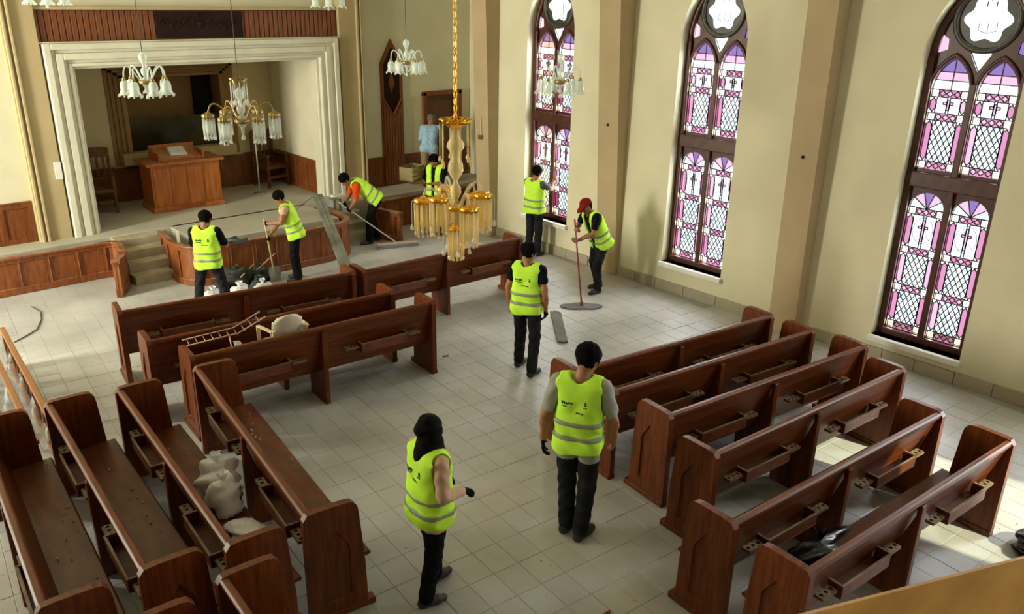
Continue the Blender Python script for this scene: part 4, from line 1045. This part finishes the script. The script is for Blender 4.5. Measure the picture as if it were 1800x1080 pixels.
add_person('P1', 'person in black headscarf, beige sleeves and lime vest standing beside the aisle pews', (3.18, 4.34, 0), rad(-4), 1.58,
    dict(look=(.12, 1, -.12), elR=(.25, -.03, 1.14), wrR=(.17, .22, 1.06), elL=(-.24, .04, 1.14), wrL=(-.16, .24, 1.04), anR=(.12, -.13, .085), knR=(.11, -.04, .50), anL=(-.11, .11, .085), knL=(-.10, .08, .50), curlR=.5, curlL=.6, palmR=(0, 0, -1), palmL=(0, 0, -1)),
    dict(shirt='beige_cloth', trousers='black_cloth', sleeve=1.9, scarf='black_cloth', vest=1, bulk=1.12, gloves='LR', shoe='shoe_brown', vhem=-.17, hem=-.20, bands=(-.02, .10), print=1), cell=.009)
add_person('P2', 'person in grey t-shirt and lime vest standing in the aisle beside the front pew', (4.60, 4.13, 0), rad(30), 1.84,
    dict(look=(.35, .8, -.42), head=(.03, .05, 1.615), elL=(-.265, -.07, 1.13), wrL=(-.285, -.03, .89), elR=(.27, .02, 1.13), wrR=(.27, .13, .90), anL=(-.07, .02, .085), knL=(-.09, .06, .50), anR=(.07, -.05, .085), knR=(.09, .02, .50), footL=.3, footR=.4),
    dict(shirt='grey_cloth', trousers='dark_jean', sleeve=.72, vest=1, gloves='L', hem=-.20, vhem=-.10, bands=(.04, .17), print=1, bulk=.98), cell=.009)
add_person('P3', 'person in black t-shirt and lime vest walking through the middle of the aisle', (6.62, 6.92, 0), rad(28), 1.69,
    dict(look=(.5, .8, -.25), anL=(-.12, .08, .085), knL=(-.11, .10, .50), anR=(.14, -.16, .085), knR=(.12, .0, .50), elR=(.25, -.05, 1.13), wrR=(.25, .02, .88), footL=.2, footR=.3),
    dict(shirt='black_cloth', trousers='dark_jean', sleeve=.45, vest=1, gloves='R', bands=(.03, .155), print=1, vhem=-.12), cell=.0095)
add_person('P4', 'person in dark red cap and open lime vest pushing a red-handled mop', (9.55, 8.38, 0), rad(165), 1.66,
    dict(pel=(0, -.05, .92), chest=(0, .08, 1.20), neck=(0, .20, 1.40), head=(0, .27, 1.52), shL=(-.18, .17, 1.36), shR=(.18, .17, 1.36), look=(.1, .75, -.65), elL=(-.22, .25, 1.10), wrL=(-.06, .42, .98), elR=(.22, .27, 1.14), wrR=(.03, .43, 1.16),
         hpL=(-.092, -.05, .90), hpR=(.092, -.05, .90), anL=(-.11, .03, .085), anR=(.13, -.14, .085), knL=(-.10, .06, .50), knR=(.11, .0, .50), curlL=.75, curlR=.75, palmL=(1, .4, 0), palmR=(-1, .4, 0)),
    dict(shirt='black_cloth', trousers='dark_jean', sleeve=.6, vest=1, cap='red_cap', open=.055, bands=(.04, .16), skin='skin_tan', bulk=1.05))
add_person('P5', 'person in grey t-shirt and lime vest reaching out to a stained glass window', (10.14, 10.47, 0), rad(8), 1.66,
    dict(look=(.2, 1, -.2), elR=(.20, .22, 1.30), wrR=(.16, .36, 1.42), elL=(-.22, .12, 1.16), wrL=(-.14, .34, 1.10), head=(.0, .05, 1.615), palmR=(0, 1, 0)),
    dict(shirt='slate_cloth', trousers='dark_jean', sleeve=.6, vest=1, bands=(.03, .155), vhem=-.10))
add_person('P6', 'person in lime vest with bare arms leaning on a pale shovel handle', (6.10, 11.90, 0), rad(148), 1.57,
    dict(pel=(0, -.03, .94), chest=(0, .06, 1.23), neck=(0, .13, 1.43), head=(0, .20, 1.56), shL=(-.18, .11, 1.39), shR=(.18, .11, 1.39), look=(0, .75, -.62), elL=(-.24, .18, 1.16), wrL=(-.10, .42, 1.12), elR=(.22, .24, 1.08), wrR=(.0, .42, .86), hpL=(-.092, -.03, .91), hpR=(.092, -.03, .91), curlL=.75, curlR=.75, palmL=(1, 0, 0), palmR=(-1, 0, 0)),
    dict(shirt='beige_cloth', trousers='black_cloth', sleeve=.25, vest=1, gloves='LR', bands=(.03, .15)))
add_person('P7', 'person in black t-shirt and lime vest standing astride, holding a brush and dustpan', (4.40, 11.25, 0), rad(52), 1.58,
    dict(look=(.2, .9, -.35), head=(.01, .06, 1.60), anL=(-.24, -.02, .085), knL=(-.19, .04, .50), anR=(.24, .02, .085), knR=(.18, .06, .50), elR=(.27, .10, 1.16), wrR=(.22, .34, 1.10), elL=(-.24, .08, 1.14), wrL=(-.08, .30, 1.06), curlR=.7, curlL=.6, pel=(0, 0, .93)),
    dict(shirt='black_cloth', trousers='dark_jean', sleeve=.8, vest=1, bands=(.03, .15), print=1))
add_person('P8', 'person in orange shirt and lime vest bending over with a pale push broom', (8.27, 12.99, 0), rad(158), 1.70,
    dict(pel=(0, -.10, .90), chest=(0, .12, 1.10), neck=(0, .33, 1.22), head=(0, .46, 1.28), shL=(-.18, .29, 1.19), shR=(.18, .29, 1.19), look=(0, .6, -.8), elL=(-.24, .32, .92), wrL=(-.10, .40, .74), elR=(.23, .36, .93), wrR=(.10, .46, .82), hpL=(-.092, -.10, .88), hpR=(.092, -.10, .88), anL=(-.10, .06, .085), anR=(.11, -.12, .085), knL=(-.10, .05, .48), knR=(.10, -.03, .48), curlL=.75, curlR=.75, palmL=(1, 0, -.3), palmR=(-1, 0, -.3)),
    dict(shirt='orange_cloth', trousers='black_cloth', sleeve=.8, vest=1, gloves='LR', bands=(.05, .19), hem=-.03, vhem=-.06))
add_person('P9', 'person in light blue shirt and khaki trousers leaning at the stage door', (10.50, 14.12, STG), rad(55), 1.56,
    dict(chest=(.03, .10, 1.22), neck=(.06, .19, 1.42), head=(.08, .27, 1.55), shL=(-.12, .17, 1.37), shR=(.24, .17, 1.37), elL=(-.18, .24, 1.10), wrL=(-.10, .38, 1.0), elR=(.32, .25, 1.10), wrR=(.26, .40, 1.0), look=(.3, .8, -.4)),
    dict(shirt='blue_cloth', trousers='khaki_cloth', sleeve=1.8, hair='hair_grey', hairh=.006, hem=-.15, bulk=1.15), cell=.012)
add_person('P10', 'person in dark shirt and lime v-neck vest carrying a crate behind the gold chandelier', (9.62, 12.72, 0), rad(205), 1.62,
    dict(look=(0, .8, -.6), head=(0, .08, 1.60), elL=(-.22, .10, 1.13), wrL=(-.02, .25, 1.14), elR=(.265, -.02, 1.12), wrR=(.37, .20, 1.11), curlL=.4, curlR=.15, palmL=(0, 0, 1), palmR=(0, 0, 1)),
    dict(shirt='black_cloth', trousers='dark_jean', sleeve=1.0, vest=1, open=.03, vneck=.18, bands=(.03, .15)), cell=.012)

# ================================================================== FURNITURE AND LOOSE THINGS
# pulpit
pu = thing('pulpit', 'wide orange-brown wooden pulpit on the stage', 'pulpit', (5.76, 15.28, STG), rad(-2))
MB().box((-.64, 0, .08), (.64, .62, .86)).out('body', 'pulpit_wood', pu, bev=.012)
MB().box((-.67, -.03, 0), (-.18, .65, .085)).box((.30, -.03, 0), (.67, .65, .085)).box((-.2, .03, 0), (.32, .60, .085)).out('plinth', 'pulpit_wood', pu, bev=.01)
for i in range(4): MB().box((-.60+.31*i, -.014, .12), (-.31+.31*i, .004, .80)).out('front_panel', 'pulpit_wood', pu, bev=.006)
MB().box((-.72, -.06, .86), (.72, .70, .91)).out('top', 'pulpit_wood', pu, bev=.012)
MB().prism([(.10, .91), (.62, .91), (.62, 1.10), (.10, .96)], -.40, .36, lambda u, v, t: (t, u, v)).out('book_rest', 'pulpit_wood', pu, bev=.008)
MB().box((-.44, .60, .91), (.40, .63, 1.14)).out('rest_back', 'pulpit_wood', pu, bev=.006)
for x in (-.44, .37): MB().box((x, .08, .91), (x+.03, .63, 1.06)).out('rest_side', 'pulpit_wood', pu, bev=.006)
bk = thing('open_book', 'white open book lying on the pulpit rest', 'book', P_world((5.76, 15.28, STG), rad(88), 1, (-.02, .22, 1.005)), rad(-8))
Mt = Matrix.Rotation(rad(15), 4, 'X')
MB().box((-.14, -.02, 0), (0, .30, .02), Mt).out('page_block', 'paper', bk, bev=.006); MB().box((.0, -.02, 0), (.14, .30, .02), Mt).out('page_block', 'paper', bk, bev=.006); MB().box((-.15, -.03, -.012), (.15, .31, .001), Mt).out('cover', 'paper', bk)
# high-backed chairs in the apse
def throne(loc, rz, label):
    o = thing('carved_armchair', label, 'chair', loc, rz, 'carved wooden armchairs behind the pulpit')
    MB().box((-.29, -.27, .38), (.29, .27, .45)).out('seat', 'chair_wood', o, bev=.015)
    for x in (-.27, .22):
        MB().box((x, -.27, 0), (x+.05, -.22, .66)).out('leg', 'chair_wood', o, bev=.008); MB().box((x, .22, 0), (x+.05, .27, 1.12)).out('leg', 'chair_wood', o, bev=.008)
        MB().box((x-.01, -.30, .64), (x+.06, .25, .69)).out('arm', 'chair_wood', o, bev=.012)
    MB().box((-.24, .225, .96), (.24, .265, 1.14)).out('crest', 'chair_wood', o, bev=.012)
    MB().box((-.24, .23, .52), (.24, .26, .58)).out('lower_rail', 'chair_wood', o, bev=.008)
    for i in range(4): MB().box((-.19+.11*i, .235, .58), (-.15+.11*i, .255, .97)).out('slat', 'chair_wood', o, bev=.006)
    MB().box((-.24, -.25, .18), (.24, -.23, .24)).out('stretcher', 'chair_wood', o)
    return o
throne((4.42, 16.05, STG), rad(-12), 'carved wooden armchair behind the pulpit by the white jamb'); throne((7.92, 16.25, STG), rad(10), 'carved wooden armchair behind the pulpit near the microphone stand')
# microphone stand
ms = thing('microphone_stand', 'thin pale microphone stand on the stage', 'stand', (7.35, 15.66, STG))
MB().tube([(0, 0, .02), (0, 0, 1.15)], .013, 8).out('pole', 'white_pole', ms, True); MB().lathe([(0, .03), (.03, .03), (.12, .012), (.125, 0), (0, 0)], 18).out('base', 'steel', ms, True)
MB().tube([(0, 0, 1.13), (-.03, -.08, 1.2)], .018, 8).out('microphone', 'black_rubber', ms, True)
# boxes by the jamb
def carton(loc, rz, s, label, m):
    o = thing('carton_box', label, 'box', loc, rz); a, b, c = s
    MB().box((-a, -b, 0), (a, b, c)).out('body', m, o, bev=.006); MB().box((-a, -b, c), (-.004, b, c+.006)).out('flap', m, o); MB().box((.004, -b, c), (a, b, c+.006)).out('flap', m, o); MB().box((-.03, -b-.002, c*.55), (.03, -b, c+.006)).out('tape', 'cream_plastic', o)
    return o
carton((7.865, 13.595, .298), 0, (.09, .105, .50), 'tall grey box standing on the stage steps behind the bending man', 'carton_grey'); carton((8.10, 13.85, .448), rad(-3), (.11, .11, .34), 'white box standing next to a grey box on the stage steps', 'carton_white')
# long grey board leaning on the altar rail
bdir = (Vector((7.12, 12.60, .716))-Vector((6.05, 9.75, .03))); b0 = Vector((6.05, 9.75, .03)); b1 = b0+bdir*1.33
lb = thing('long_board', 'long grey dusty board leaning over the bowed altar rail', 'board', b0)
MB().beam((0, 0, 0), b1-b0, .19, .035).out('board', 'grey_board', lb, bev=.006)
MB().beam(Vector((0, 0, .0))+(b1-b0)*.02, (b1-b0)*.99, .03, .05).out('stiffener', 'grey_board', lb, bev=.004)
tag(MB().tube([(b1.x-.02*i*i*.3-.1*i, b1.y+.02*i, b1.z-.03*i-.012*i*i) for i in range(8)], .006, 6).out('thin_cable', 'cable'), 'thin cable trailing from the top of the long grey board', 'cable')
# plank on the floor
pk = thing('floor_plank', 'short broken grey plank lying on the aisle floor', 'plank', (8.0, 7.68, 0), math.atan2(.92, .77))
MB().prism([(-.60, -.07), (.50, -.08), (.56, -.03), (.60, .02), (.54, .04), (.57, .08), (-.58, .075), (-.62, .0)], 0, .028, lambda u, v, t: (u, v, t)).out('board', 'plank', pk, bev=.004)
for x in (-.5, .42): MB().lathe([(0, .031), (.008, .031), (.008, .026), (0, .026)], 8, (x, 0, 0)).out('nail_head', 'steel', pk)
# tools
h1, h2 = hand_world('P4', 'R'), hand_world('P4', 'L')
mp_ = Vector((8.84, 8.02, 0)); dv = (h1-mp_)
mo = thing('floor_mop', 'red-handled floor mop with a wide flat grey head', 'mop', mp_)
MB().tube([(0, 0, .05), dv*1.0, dv*1.12], .013, 8).out('handle', 'red_pole', mo, True)
MB().prism([(.33*math.cos(t), .13*math.sin(t)*(1+.12*math.sin(5*t))) for t in [2*math.pi*i/28 for i in range(28)]], .0, .028, lambda u, v, t: (u*math.cos(-.7)-v*math.sin(-.7), u*math.sin(-.7)+v*math.cos(-.7), t)).out('mop_head', 'mop_grey', mo, bev=.01)
MB().lathe([(.03, .02), (.028, .05), (.018, .10), (.0, .10)], 10).out('socket', 'red_pole', mo, True)
hL, hR = hand_world('P6', 'L'), hand_world('P6', 'R'); ft = hL+(hR-hL)*(hL.z/(hL.z-hR.z)); ft.z = 0
sv = thing('shovel', 'shovel with a long pale wooden handle held beside the bowed altar rail', 'shovel', ft)
MB().tube([(hL-ft)*.12, (hL-ft)*1.08], .014, 8).out('handle', 'pale_pole', sv, True)
MB().prism([(-.09, 0), (.09, 0), (.11, .16), (.08, .24), (-.08, .24), (-.11, .16)], -.005, .005, lambda u, v, t: (u, t+.02*math.cos(u*12), v+.01)).out('blade', 'steel', sv)
hL, hR = hand_world('P8', 'L'), hand_world('P8', 'R'); ft = Vector((8.48, 12.42, 0)); tp_ = (hL+hR)/2
br = thing('push_broom', 'wide push broom with a pale handle sweeping dust', 'broom', ft, 0)
MB().tube([(0, 0, .07), tp_-ft, (tp_-ft)*1.15], .013, 8).out('handle', 'white_pole', br, True)
Mb = Matrix.Rotation(rad(-20), 4, 'Z'); MB().box((-.40, -.05, .06), (.40, .05, .10), Mb).out('head', 'sweep_dust', br, bev=.012); MB().box((-.39, -.045, 0), (.39, .045, .06), Mb).out('bristles', 'mop_grey', br)
# brush and dustpan of the astride man
hp = hand_world('P7', 'R'); dp = thing('dustpan', 'dark dustpan held by the man standing astride', 'dustpan', hp, rad(20))
MB().tube([(-.07, 0, 0), (.10, 0, .0)], .014, 8).out('handle', 'black_rubber', dp, True)
MB().box((.10, -.11, -.015), (.32, .11, -.006)).box((.10, -.11, -.015), (.115, .11, .05)).box((.10, -.115, -.015), (.31, -.105, .04)).box((.10, .105, -.015), (.31, .115, .04)).out('pan', 'slate_cloth', dp, bev=.004)
hp = hand_world('P7', 'L'); bh_ = thing('hand_brush', 'small dark hand brush held by the man standing astride', 'brush', hp, rad(35))
MB().tube([(-.06, 0, 0), (.12, 0, .01)], .013, 8).out('handle', 'black_rubber', bh_, True); MB().box((.10, -.025, -.03), (.26, .025, .02)).out('bristles', 'dark_slot', bh_, bev=.006)
# box carried by P10
bx_ = thing('carried_crate', 'brown crate carried on the arm of the man in v-neck vest', 'crate', P_world((9.62, 12.72, 0), rad(205), .926, (.50, .12, 1.155)), rad(25))
MB().box((-.24, -.15, 0), (.24, .15, .02)).out('bottom', 'chair_wood', bx_)
for y in (-.15, .135):
    for z in (.02, .11, .20): MB().box((-.24, y, z), (.24, y+.015, z+.07)).out('slat', 'khaki_cloth', bx_, bev=.003)
for x in (-.24, .225): MB().box((x, -.135, .02), (x+.015, .135, .27)).out('end', 'khaki_cloth', bx_, bev=.003)

# lumpy bags: distorted spheres with a gathered neck
def blob(rx, ry, rz_, seed, n=34, m=24, amp=.22, neck=True, flat=.0):
    r = random.Random(seed); ph = [(r.uniform(2, 6), r.uniform(2, 6), r.uniform(2, 7), r.uniform(0, 6.28)) for _ in range(7)]
    V = []; F = []
    for i in range(m+1):
        t = math.pi*i/m
        for k in range(n):
            a = 2*math.pi*k/n; d = (math.sin(t)*math.cos(a), math.sin(t)*math.sin(a), math.cos(t))
            q = 1+amp*sum(math.sin(p[0]*d[0]+p[1]*d[1]+p[2]*d[2]+p[3]) for p in ph)/3.0
            q += amp*.30*sum(abs(math.sin(2.2*(p[1]*d[0]-p[2]*d[1]+p[0]*d[2])+p[3])) for p in ph[:4])-amp*.6
            if neck and i <= 3: q = (1.0 if i else 1.25); d = (d[0]*(.35 if i else .05), d[1]*.35, d[2])
            z = d[2]*rz_*q; V.append((d[0]*rx*q, d[1]*ry*q, max(z, -rz_*(1-flat))+rz_*(1-flat)))
    F = [(i*n+k, i*n+(k+1) % n, (i+1)*n+(k+1) % n, (i+1)*n+k) for i in range(m) for k in range(n)]
    mb = MB(); mb.add(V, F); return mb
def bag(name, loc, rz, s, seed, m, label, cat='bag', group=None, tie=True, **kw):
    o = thing(name, label, cat, loc, rz, group); b = blob(*s, seed, **kw).out('sack', m, o, True)
    if tie:
        zt = s[2]*(1-kw.get('flat', 0))+s[2]*1.1
        MB().lathe([(.012, -.05), (.018, -.02), (.035, .02), (.05, .05)], 10, (0, 0, zt), ruffle=(.3, 4, 2)).out('tied_neck', m, o, True)
    return o
ZS = .455
bag('plastic_bag', (2.28, 6.18, ZS), .3, (.17, .15, .16), 3, 'bag_plastic', 'crumpled white plastic bag on a pew seat, behind another', flat=.3)
bag('plastic_bag', (2.19, 5.83, ZS), 1.0, (.15, .14, .17), 8, 'bag_plastic', 'white plastic bag with dark print bulging on a pew seat', flat=.3)
o = bag('plastic_bag', (2.16, 5.38, ZS), .2, (.12, .20, .06), 12, 'bag_plastic', 'flattened white plastic bag lying at the end of a pew seat', flat=.3, tie=False, neck=False)
pm = MB()
for i, (x, z) in enumerate(((-.03, .20), (.0, .15), (.035, .10), (-.05, .12))): pm.box((x-.018, -.135, z), (x+.018, -.128, z+.022))
tag(bpy.data.objects[[q.name for q in bpy.data.objects if q.get('label') == 'white plastic bag with dark print bulging on a pew seat'][0]]); pmo = pm.out('bag_print', 'black_cloth', [q for q in bpy.data.objects if q.get('label') == 'white plastic bag with dark print bulging on a pew seat'][0])
bag('garbage_bag', (5.28, 2.235, ZS-.01), -.1, (.30, .115, .15), 21, 'black_plastic', 'black garbage bag slumped on the last pew seat', flat=.35, amp=.3)
bag('rubbish_sack', (7.50, 1.30, 0), .2, (.20, .15, .10), 22, 'black_plastic', 'black sack on the floor behind the last pew', flat=.3)
for i, (x, y, s, sd, lb_) in enumerate(((5.20, 12.22, (.25, .14, .17), 31, 'largest dark dusty sack of the rubbish heap, against the bowed rail'), (5.60, 12.22, (.15, .15, .14), 32, 'dark dusty sack of the rubbish heap beside the shovel'), (4.83, 12.02, (.13, .13, .12), 33, 'smallest dark dusty sack of the rubbish heap behind the astride man'), (5.40, 11.88, (.20, .11, .10), 36, 'low dark dusty sack at the front of the rubbish heap'))):
    bag('rubble_sack', (x, y, 0), .4*i, s, sd, 'dark_rubble', lb_, group='sacks of the rubbish heap', flat=.3, amp=.3)
for i, (x, y, s, sd, lb_) in enumerate(((4.95, 11.55, (.16, .14, .15), 34, 'pale plastic bag on the floor beside the astride man'), (5.30, 11.5, (.16, .13, .14), 35, 'pale plastic bag on the floor in front of the rubbish heap'), (4.60, 11.72, (.15, .12, .12), 37, 'pale plastic bag on the floor between the astride man and the bowed rail'))):
    bag('plastic_bag', (x, y, 0), .5*i, s, sd, 'bag_plastic', lb_, group='pale bags by the rubbish heap', flat=.3)
for i, (a, b) in enumerate((((5.42, 12.16, .16), (5.92, 12.24, .42)), ((5.2, 12.05, .2), (5.55, 12.28, .30)))):
    s_ = thing('broken_stick', 'thin pale stick poking out of the rubbish heap', 'stick', a, 0, 'sticks in the rubbish heap'); MB().tube([(0, 0, 0), Vector(b)-Vector(a)], [.012, .006], 6).out('stick', 'pale_pole', s_); MB().tube([(Vector(b)-Vector(a))*.6, (Vector(b)-Vector(a))*.6+Vector((.06, .01, .05))], .005, 5).out('twig', 'pale_pole', s_)

# monobloc plastic armchair tipped between two pews
Mc = Matrix.Translation((3.93, 8.09, .446)) @ Matrix.Rotation(rad(-6), 4, 'Z') @ Matrix.Rotation(rad(-3), 4, 'X') @ Matrix.Scale(.86, 4)
ch = thing('plastic_armchair', 'cream plastic armchair standing tipped among wire racks on a pew', 'chair'); ch.matrix_world = Mc
# shell: back faces -y (towards the viewer)
def shell(fn, nu, nv, th, name, m):
    V = []; F = []
    for s in (0, 1):
        for i in range(nu+1):
            for j in range(nv+1): p = fn(i/nu, j/nv); V.append((p[0], p[1]+(th if s else 0), p[2]))
    W = (nv+1); N_ = (nu+1)*W
    for i in range(nu):
        for j in range(nv): a = i*W+j; F += [(a, a+1, a+W+1, a+W), (N_+a, N_+a+W, N_+a+W+1, N_+a+1)]
    for i in range(nu):
        for j in (0, nv): a = i*W+j; F.append((a, a+W, N_+a+W, N_+a))
    for j in range(nv):
        for i in (0, nu): a = i*W+j; F.append((a, N_+a, N_+a+1, a+1))
    me = mesh(name, V, F, m, True); bm = bmesh.new(); bm.from_mesh(me); bmesh.ops.recalc_face_normals(bm, faces=bm.faces); bm.to_mesh(me); bm.free()
    return obj(name, me, ch)
shell(lambda u, v: ((u-.5)*(.44-.05*v)*(1 if v < .85 else 1-.25*(v-.85)/.15), -.20-.10*v+.10*((u-.5)*2)**2*.8, .36+.44*v-.05*abs(u-.5)**2*4*(v > .8)), 12, 10, .014, 'backrest', 'cream_plastic_grey')
MB().box((-.22, -.20, .36), (.22, .19, .385)).out('seat', 'cream_plastic_grey', ch, bev=.01)
for s in (-1, 1):
    MB().beam((s*.235, -.27, .60), (s*.27, .17, .575), .055, .022).out('armrest', 'cream_plastic', ch, bev=.008)
    MB().beam((s*.27, .165, .585), (s*.285, .165, .0), .05, .035, (0, 1, 0)).out('leg', 'cream_plastic', ch, bev=.008)
    MB().beam((s*.215, -.22, .60), (s*.25, -.15, .0), .05, .035, (0, 1, 0)).out('leg', 'cream_plastic', ch, bev=.008)
    MB().beam((s*.22, -.29, .62), (s*.215, -.20, .36), .04, .03, (0, 1, 0)).out('rib', 'cream_plastic', ch, bev=.006)
# wire rack
wk = thing('wire_rack', 'coppery wire rack lying on the pew seat beside the plastic chair', 'rack', (3.30, 8.10, .47), rad(-6))
mb = MB()
for z, y in ((.50, .0), (.50, .18), (.20, -.02), (.20, .2)): mb.tube([(-.45, y, z), (.10, y, z+.02), (.42, y+.02, z+.14)] if z > .3 else [(-.45, y, z), (.02, y, z)], .008, 6)
mb.out('long_wire', 'copper_wire', wk, True)
for i in range(10):
    x = -.42+.085*i; dz = 0 if x < .1 else (x-.1)*.4
    MB().tube([(x, 0, .50+dz), (x+.02, .18, .50+dz)], .005, 5).out('rung', 'copper_wire', wk, True)
    if x < .01: MB().tube([(x, -.02, .20), (x+.02, .2, .20)], .005, 5).out('rung', 'copper_wire', wk, True)
for x in (-.45, .0): MB().tube([(x, 0, .50), (x+.03, -.02, .20), (x+.02, .0, -.02)], .007, 6).out('upright', 'copper_wire', wk, True)
# curled metal legs
cl = thing('scrolled_iron_frame', 'scrolled metal frame tangled beside the plastic chair', 'frame', (3.46, 8.16, .47), rad(-8))
for k in range(4):
    pts = [(-.06+.15*t+.02*k, .04*k-.05, .02+.42*t-.25*t*t+.04*k) for t in [i/8 for i in range(9)]]; cx, cy, cz = pts[-1]
    pts += [(cx+.06*math.sin(t)*(1-.08*t), cy, cz-.06*(1-math.cos(t))*(1-.08*t)) for t in [i*.5 for i in range(1, 12)]]
    MB().tube(pts, .009, 6).out('scroll_rod', 'copper_wire', cl, True)
MB().tube([(-.06, -.05, .0), (-.02, .09, .0), (.15, .09, .0)], .012, 6).out('foot_rod', 'copper_wire', cl, True)
wb = thing('white_strap', 'white plastic sleeve hanging over the wire rack', 'plastic sleeve', (3.42, 7.985, .445), rad(-6))
MB().prism([(-.10, .47), (-.03, .46), (.06, .30), (.13, .0), (-.02, .0), (-.06, .25)], 0, .018, lambda u, v, t: (u, t+.078*(v/.47)**2, v)).out('sleeve', 'bag_plastic', wb, True); MB().box((-.02, -.006, .08), (.03, .002, .15)).out('label', 'blue_cloth', wb)

# lattice timber frame wrapped in film, lying beside the pews
lf = thing('lattice_frame', 'long orange timber lattice frame wrapped in clear film', 'frame', (1.40, 9.55, 0), rad(-94))
for y, z in ((-.22, .44), (.16, .50), (-.22, .06), (.16, .06), (-.03, .46)): MB().box((-1.6, y, z), (1.6, y+.06, z+.045)).out('rail', 'crate_wood', lf, bev=.008)
for i in range(11):
    x = -1.5+.3*i
    MB().beam((x, -.19, .08), (x+.28, -.19, .46), .04, .02, (0, 1, 0)).out('lattice_slat', 'crate_wood', lf, bev=.004)
    MB().beam((x, .19, .08), (x+.28, .19, .52), .04, .02, (0, 1, 0)).out('lattice_slat', 'crate_wood', lf, bev=.004)
for i in range(6): MB().box((-1.58+.62*i, -.22, .0), (-1.53+.62*i, -.17, .46)).out('post', 'crate_wood', lf, bev=.005); MB().box((-1.58+.62*i, .17, .0), (-1.53+.62*i, .22, .52)).out('post', 'crate_wood', lf, bev=.005)
V = []; F = []
for i in range(33):
    x = -1.55+3.1*i/32
    for j in range(12): t = j/11; V.append((x, -.15+.30*t, .42+.06*math.sin(9*x+5*t*3)+.03*math.sin(23*x+8*t)))
F = [(i*12+j, i*12+j+1, i*12+13+j, i*12+12+j) for i in range(32) for j in range(11)]
obj('film', mesh('film', V, F, 'clear_wrap', True), lf)
# cable on the floor, crumbs of plaster, paper scraps
tag(MB().tube([(2.46, 13.26, .008), (2.5, 12.95, .008), (2.43, 12.62, .008), (2.28, 12.25, .008), (2.1, 12.08, .008), (1.93, 11.95, .008)], .008, 6).out('floor_cable', 'cable'), 'dark cable curled on the floor near the altar rail', 'cable')
mb = MB()
for _ in range(420):
    while True:
        x, y = random.uniform(1, 10.2), random.uniform(1, 12.2)
        if not under_pew(x, y): break
    s = random.uniform(.004, .014); a = random.uniform(0, 6.28)
    mb.prism([(s*math.cos(a+t), s*.7*math.sin(a+t)) for t in (0, 1.3, 2.6, 4.2)], 0, s*.5, lambda u, v, t: (x+u, y+v, t-.001))
tag(mb.out('plaster_crumbs', 'crumb'), 'pale plaster crumbs scattered over the floor', 'debris', kind='stuff')
mb = MB()
for k in ('L1', 'L2', 'L3', 'L4', 'R5', 'R6', 'R4'):
    M_ = Matrix.Translation(PEWS[k].location) @ Matrix.Rotation(PEWS[k].rotation_euler.z, 4, 'Z')
    for _ in range(18):
        q = M_ @ Vector((random.uniform(-1.3, 1.3), random.uniform(.22, .5), 0)); s = random.uniform(.003, .011)
        mb.prism([(s*math.cos(t), s*.6*math.sin(t)) for t in (0, 1.3, 2.6, 4.2)], .446, .456+s*.4, lambda u, v, t: (q.x+u, q.y+v, t))
tag(mb.out('seat_crumbs', 'crumb'), 'pale plaster flakes fallen on the pew seats', 'debris', kind='stuff')
for i, (x, y) in enumerate(((4.05, 3.25), (4.75, 2.95), (3.85, 2.6), (6.1, 7.9))):
    s_ = tag(MB().prism([(-.05, -.01), (.03, -.02), (.06, .01), (-.02, .02)], 0, .006, lambda u, v, t: (u*math.cos(i)-v*math.sin(i), u*math.sin(i)+v*math.cos(i), t+.012*abs(u)*4)).out('wood_splinter', 'chair_wood', loc=(x, y, 0)), 'small dark wood splinter on the aisle floor', 'splinter', 'splinters on the aisle floor')
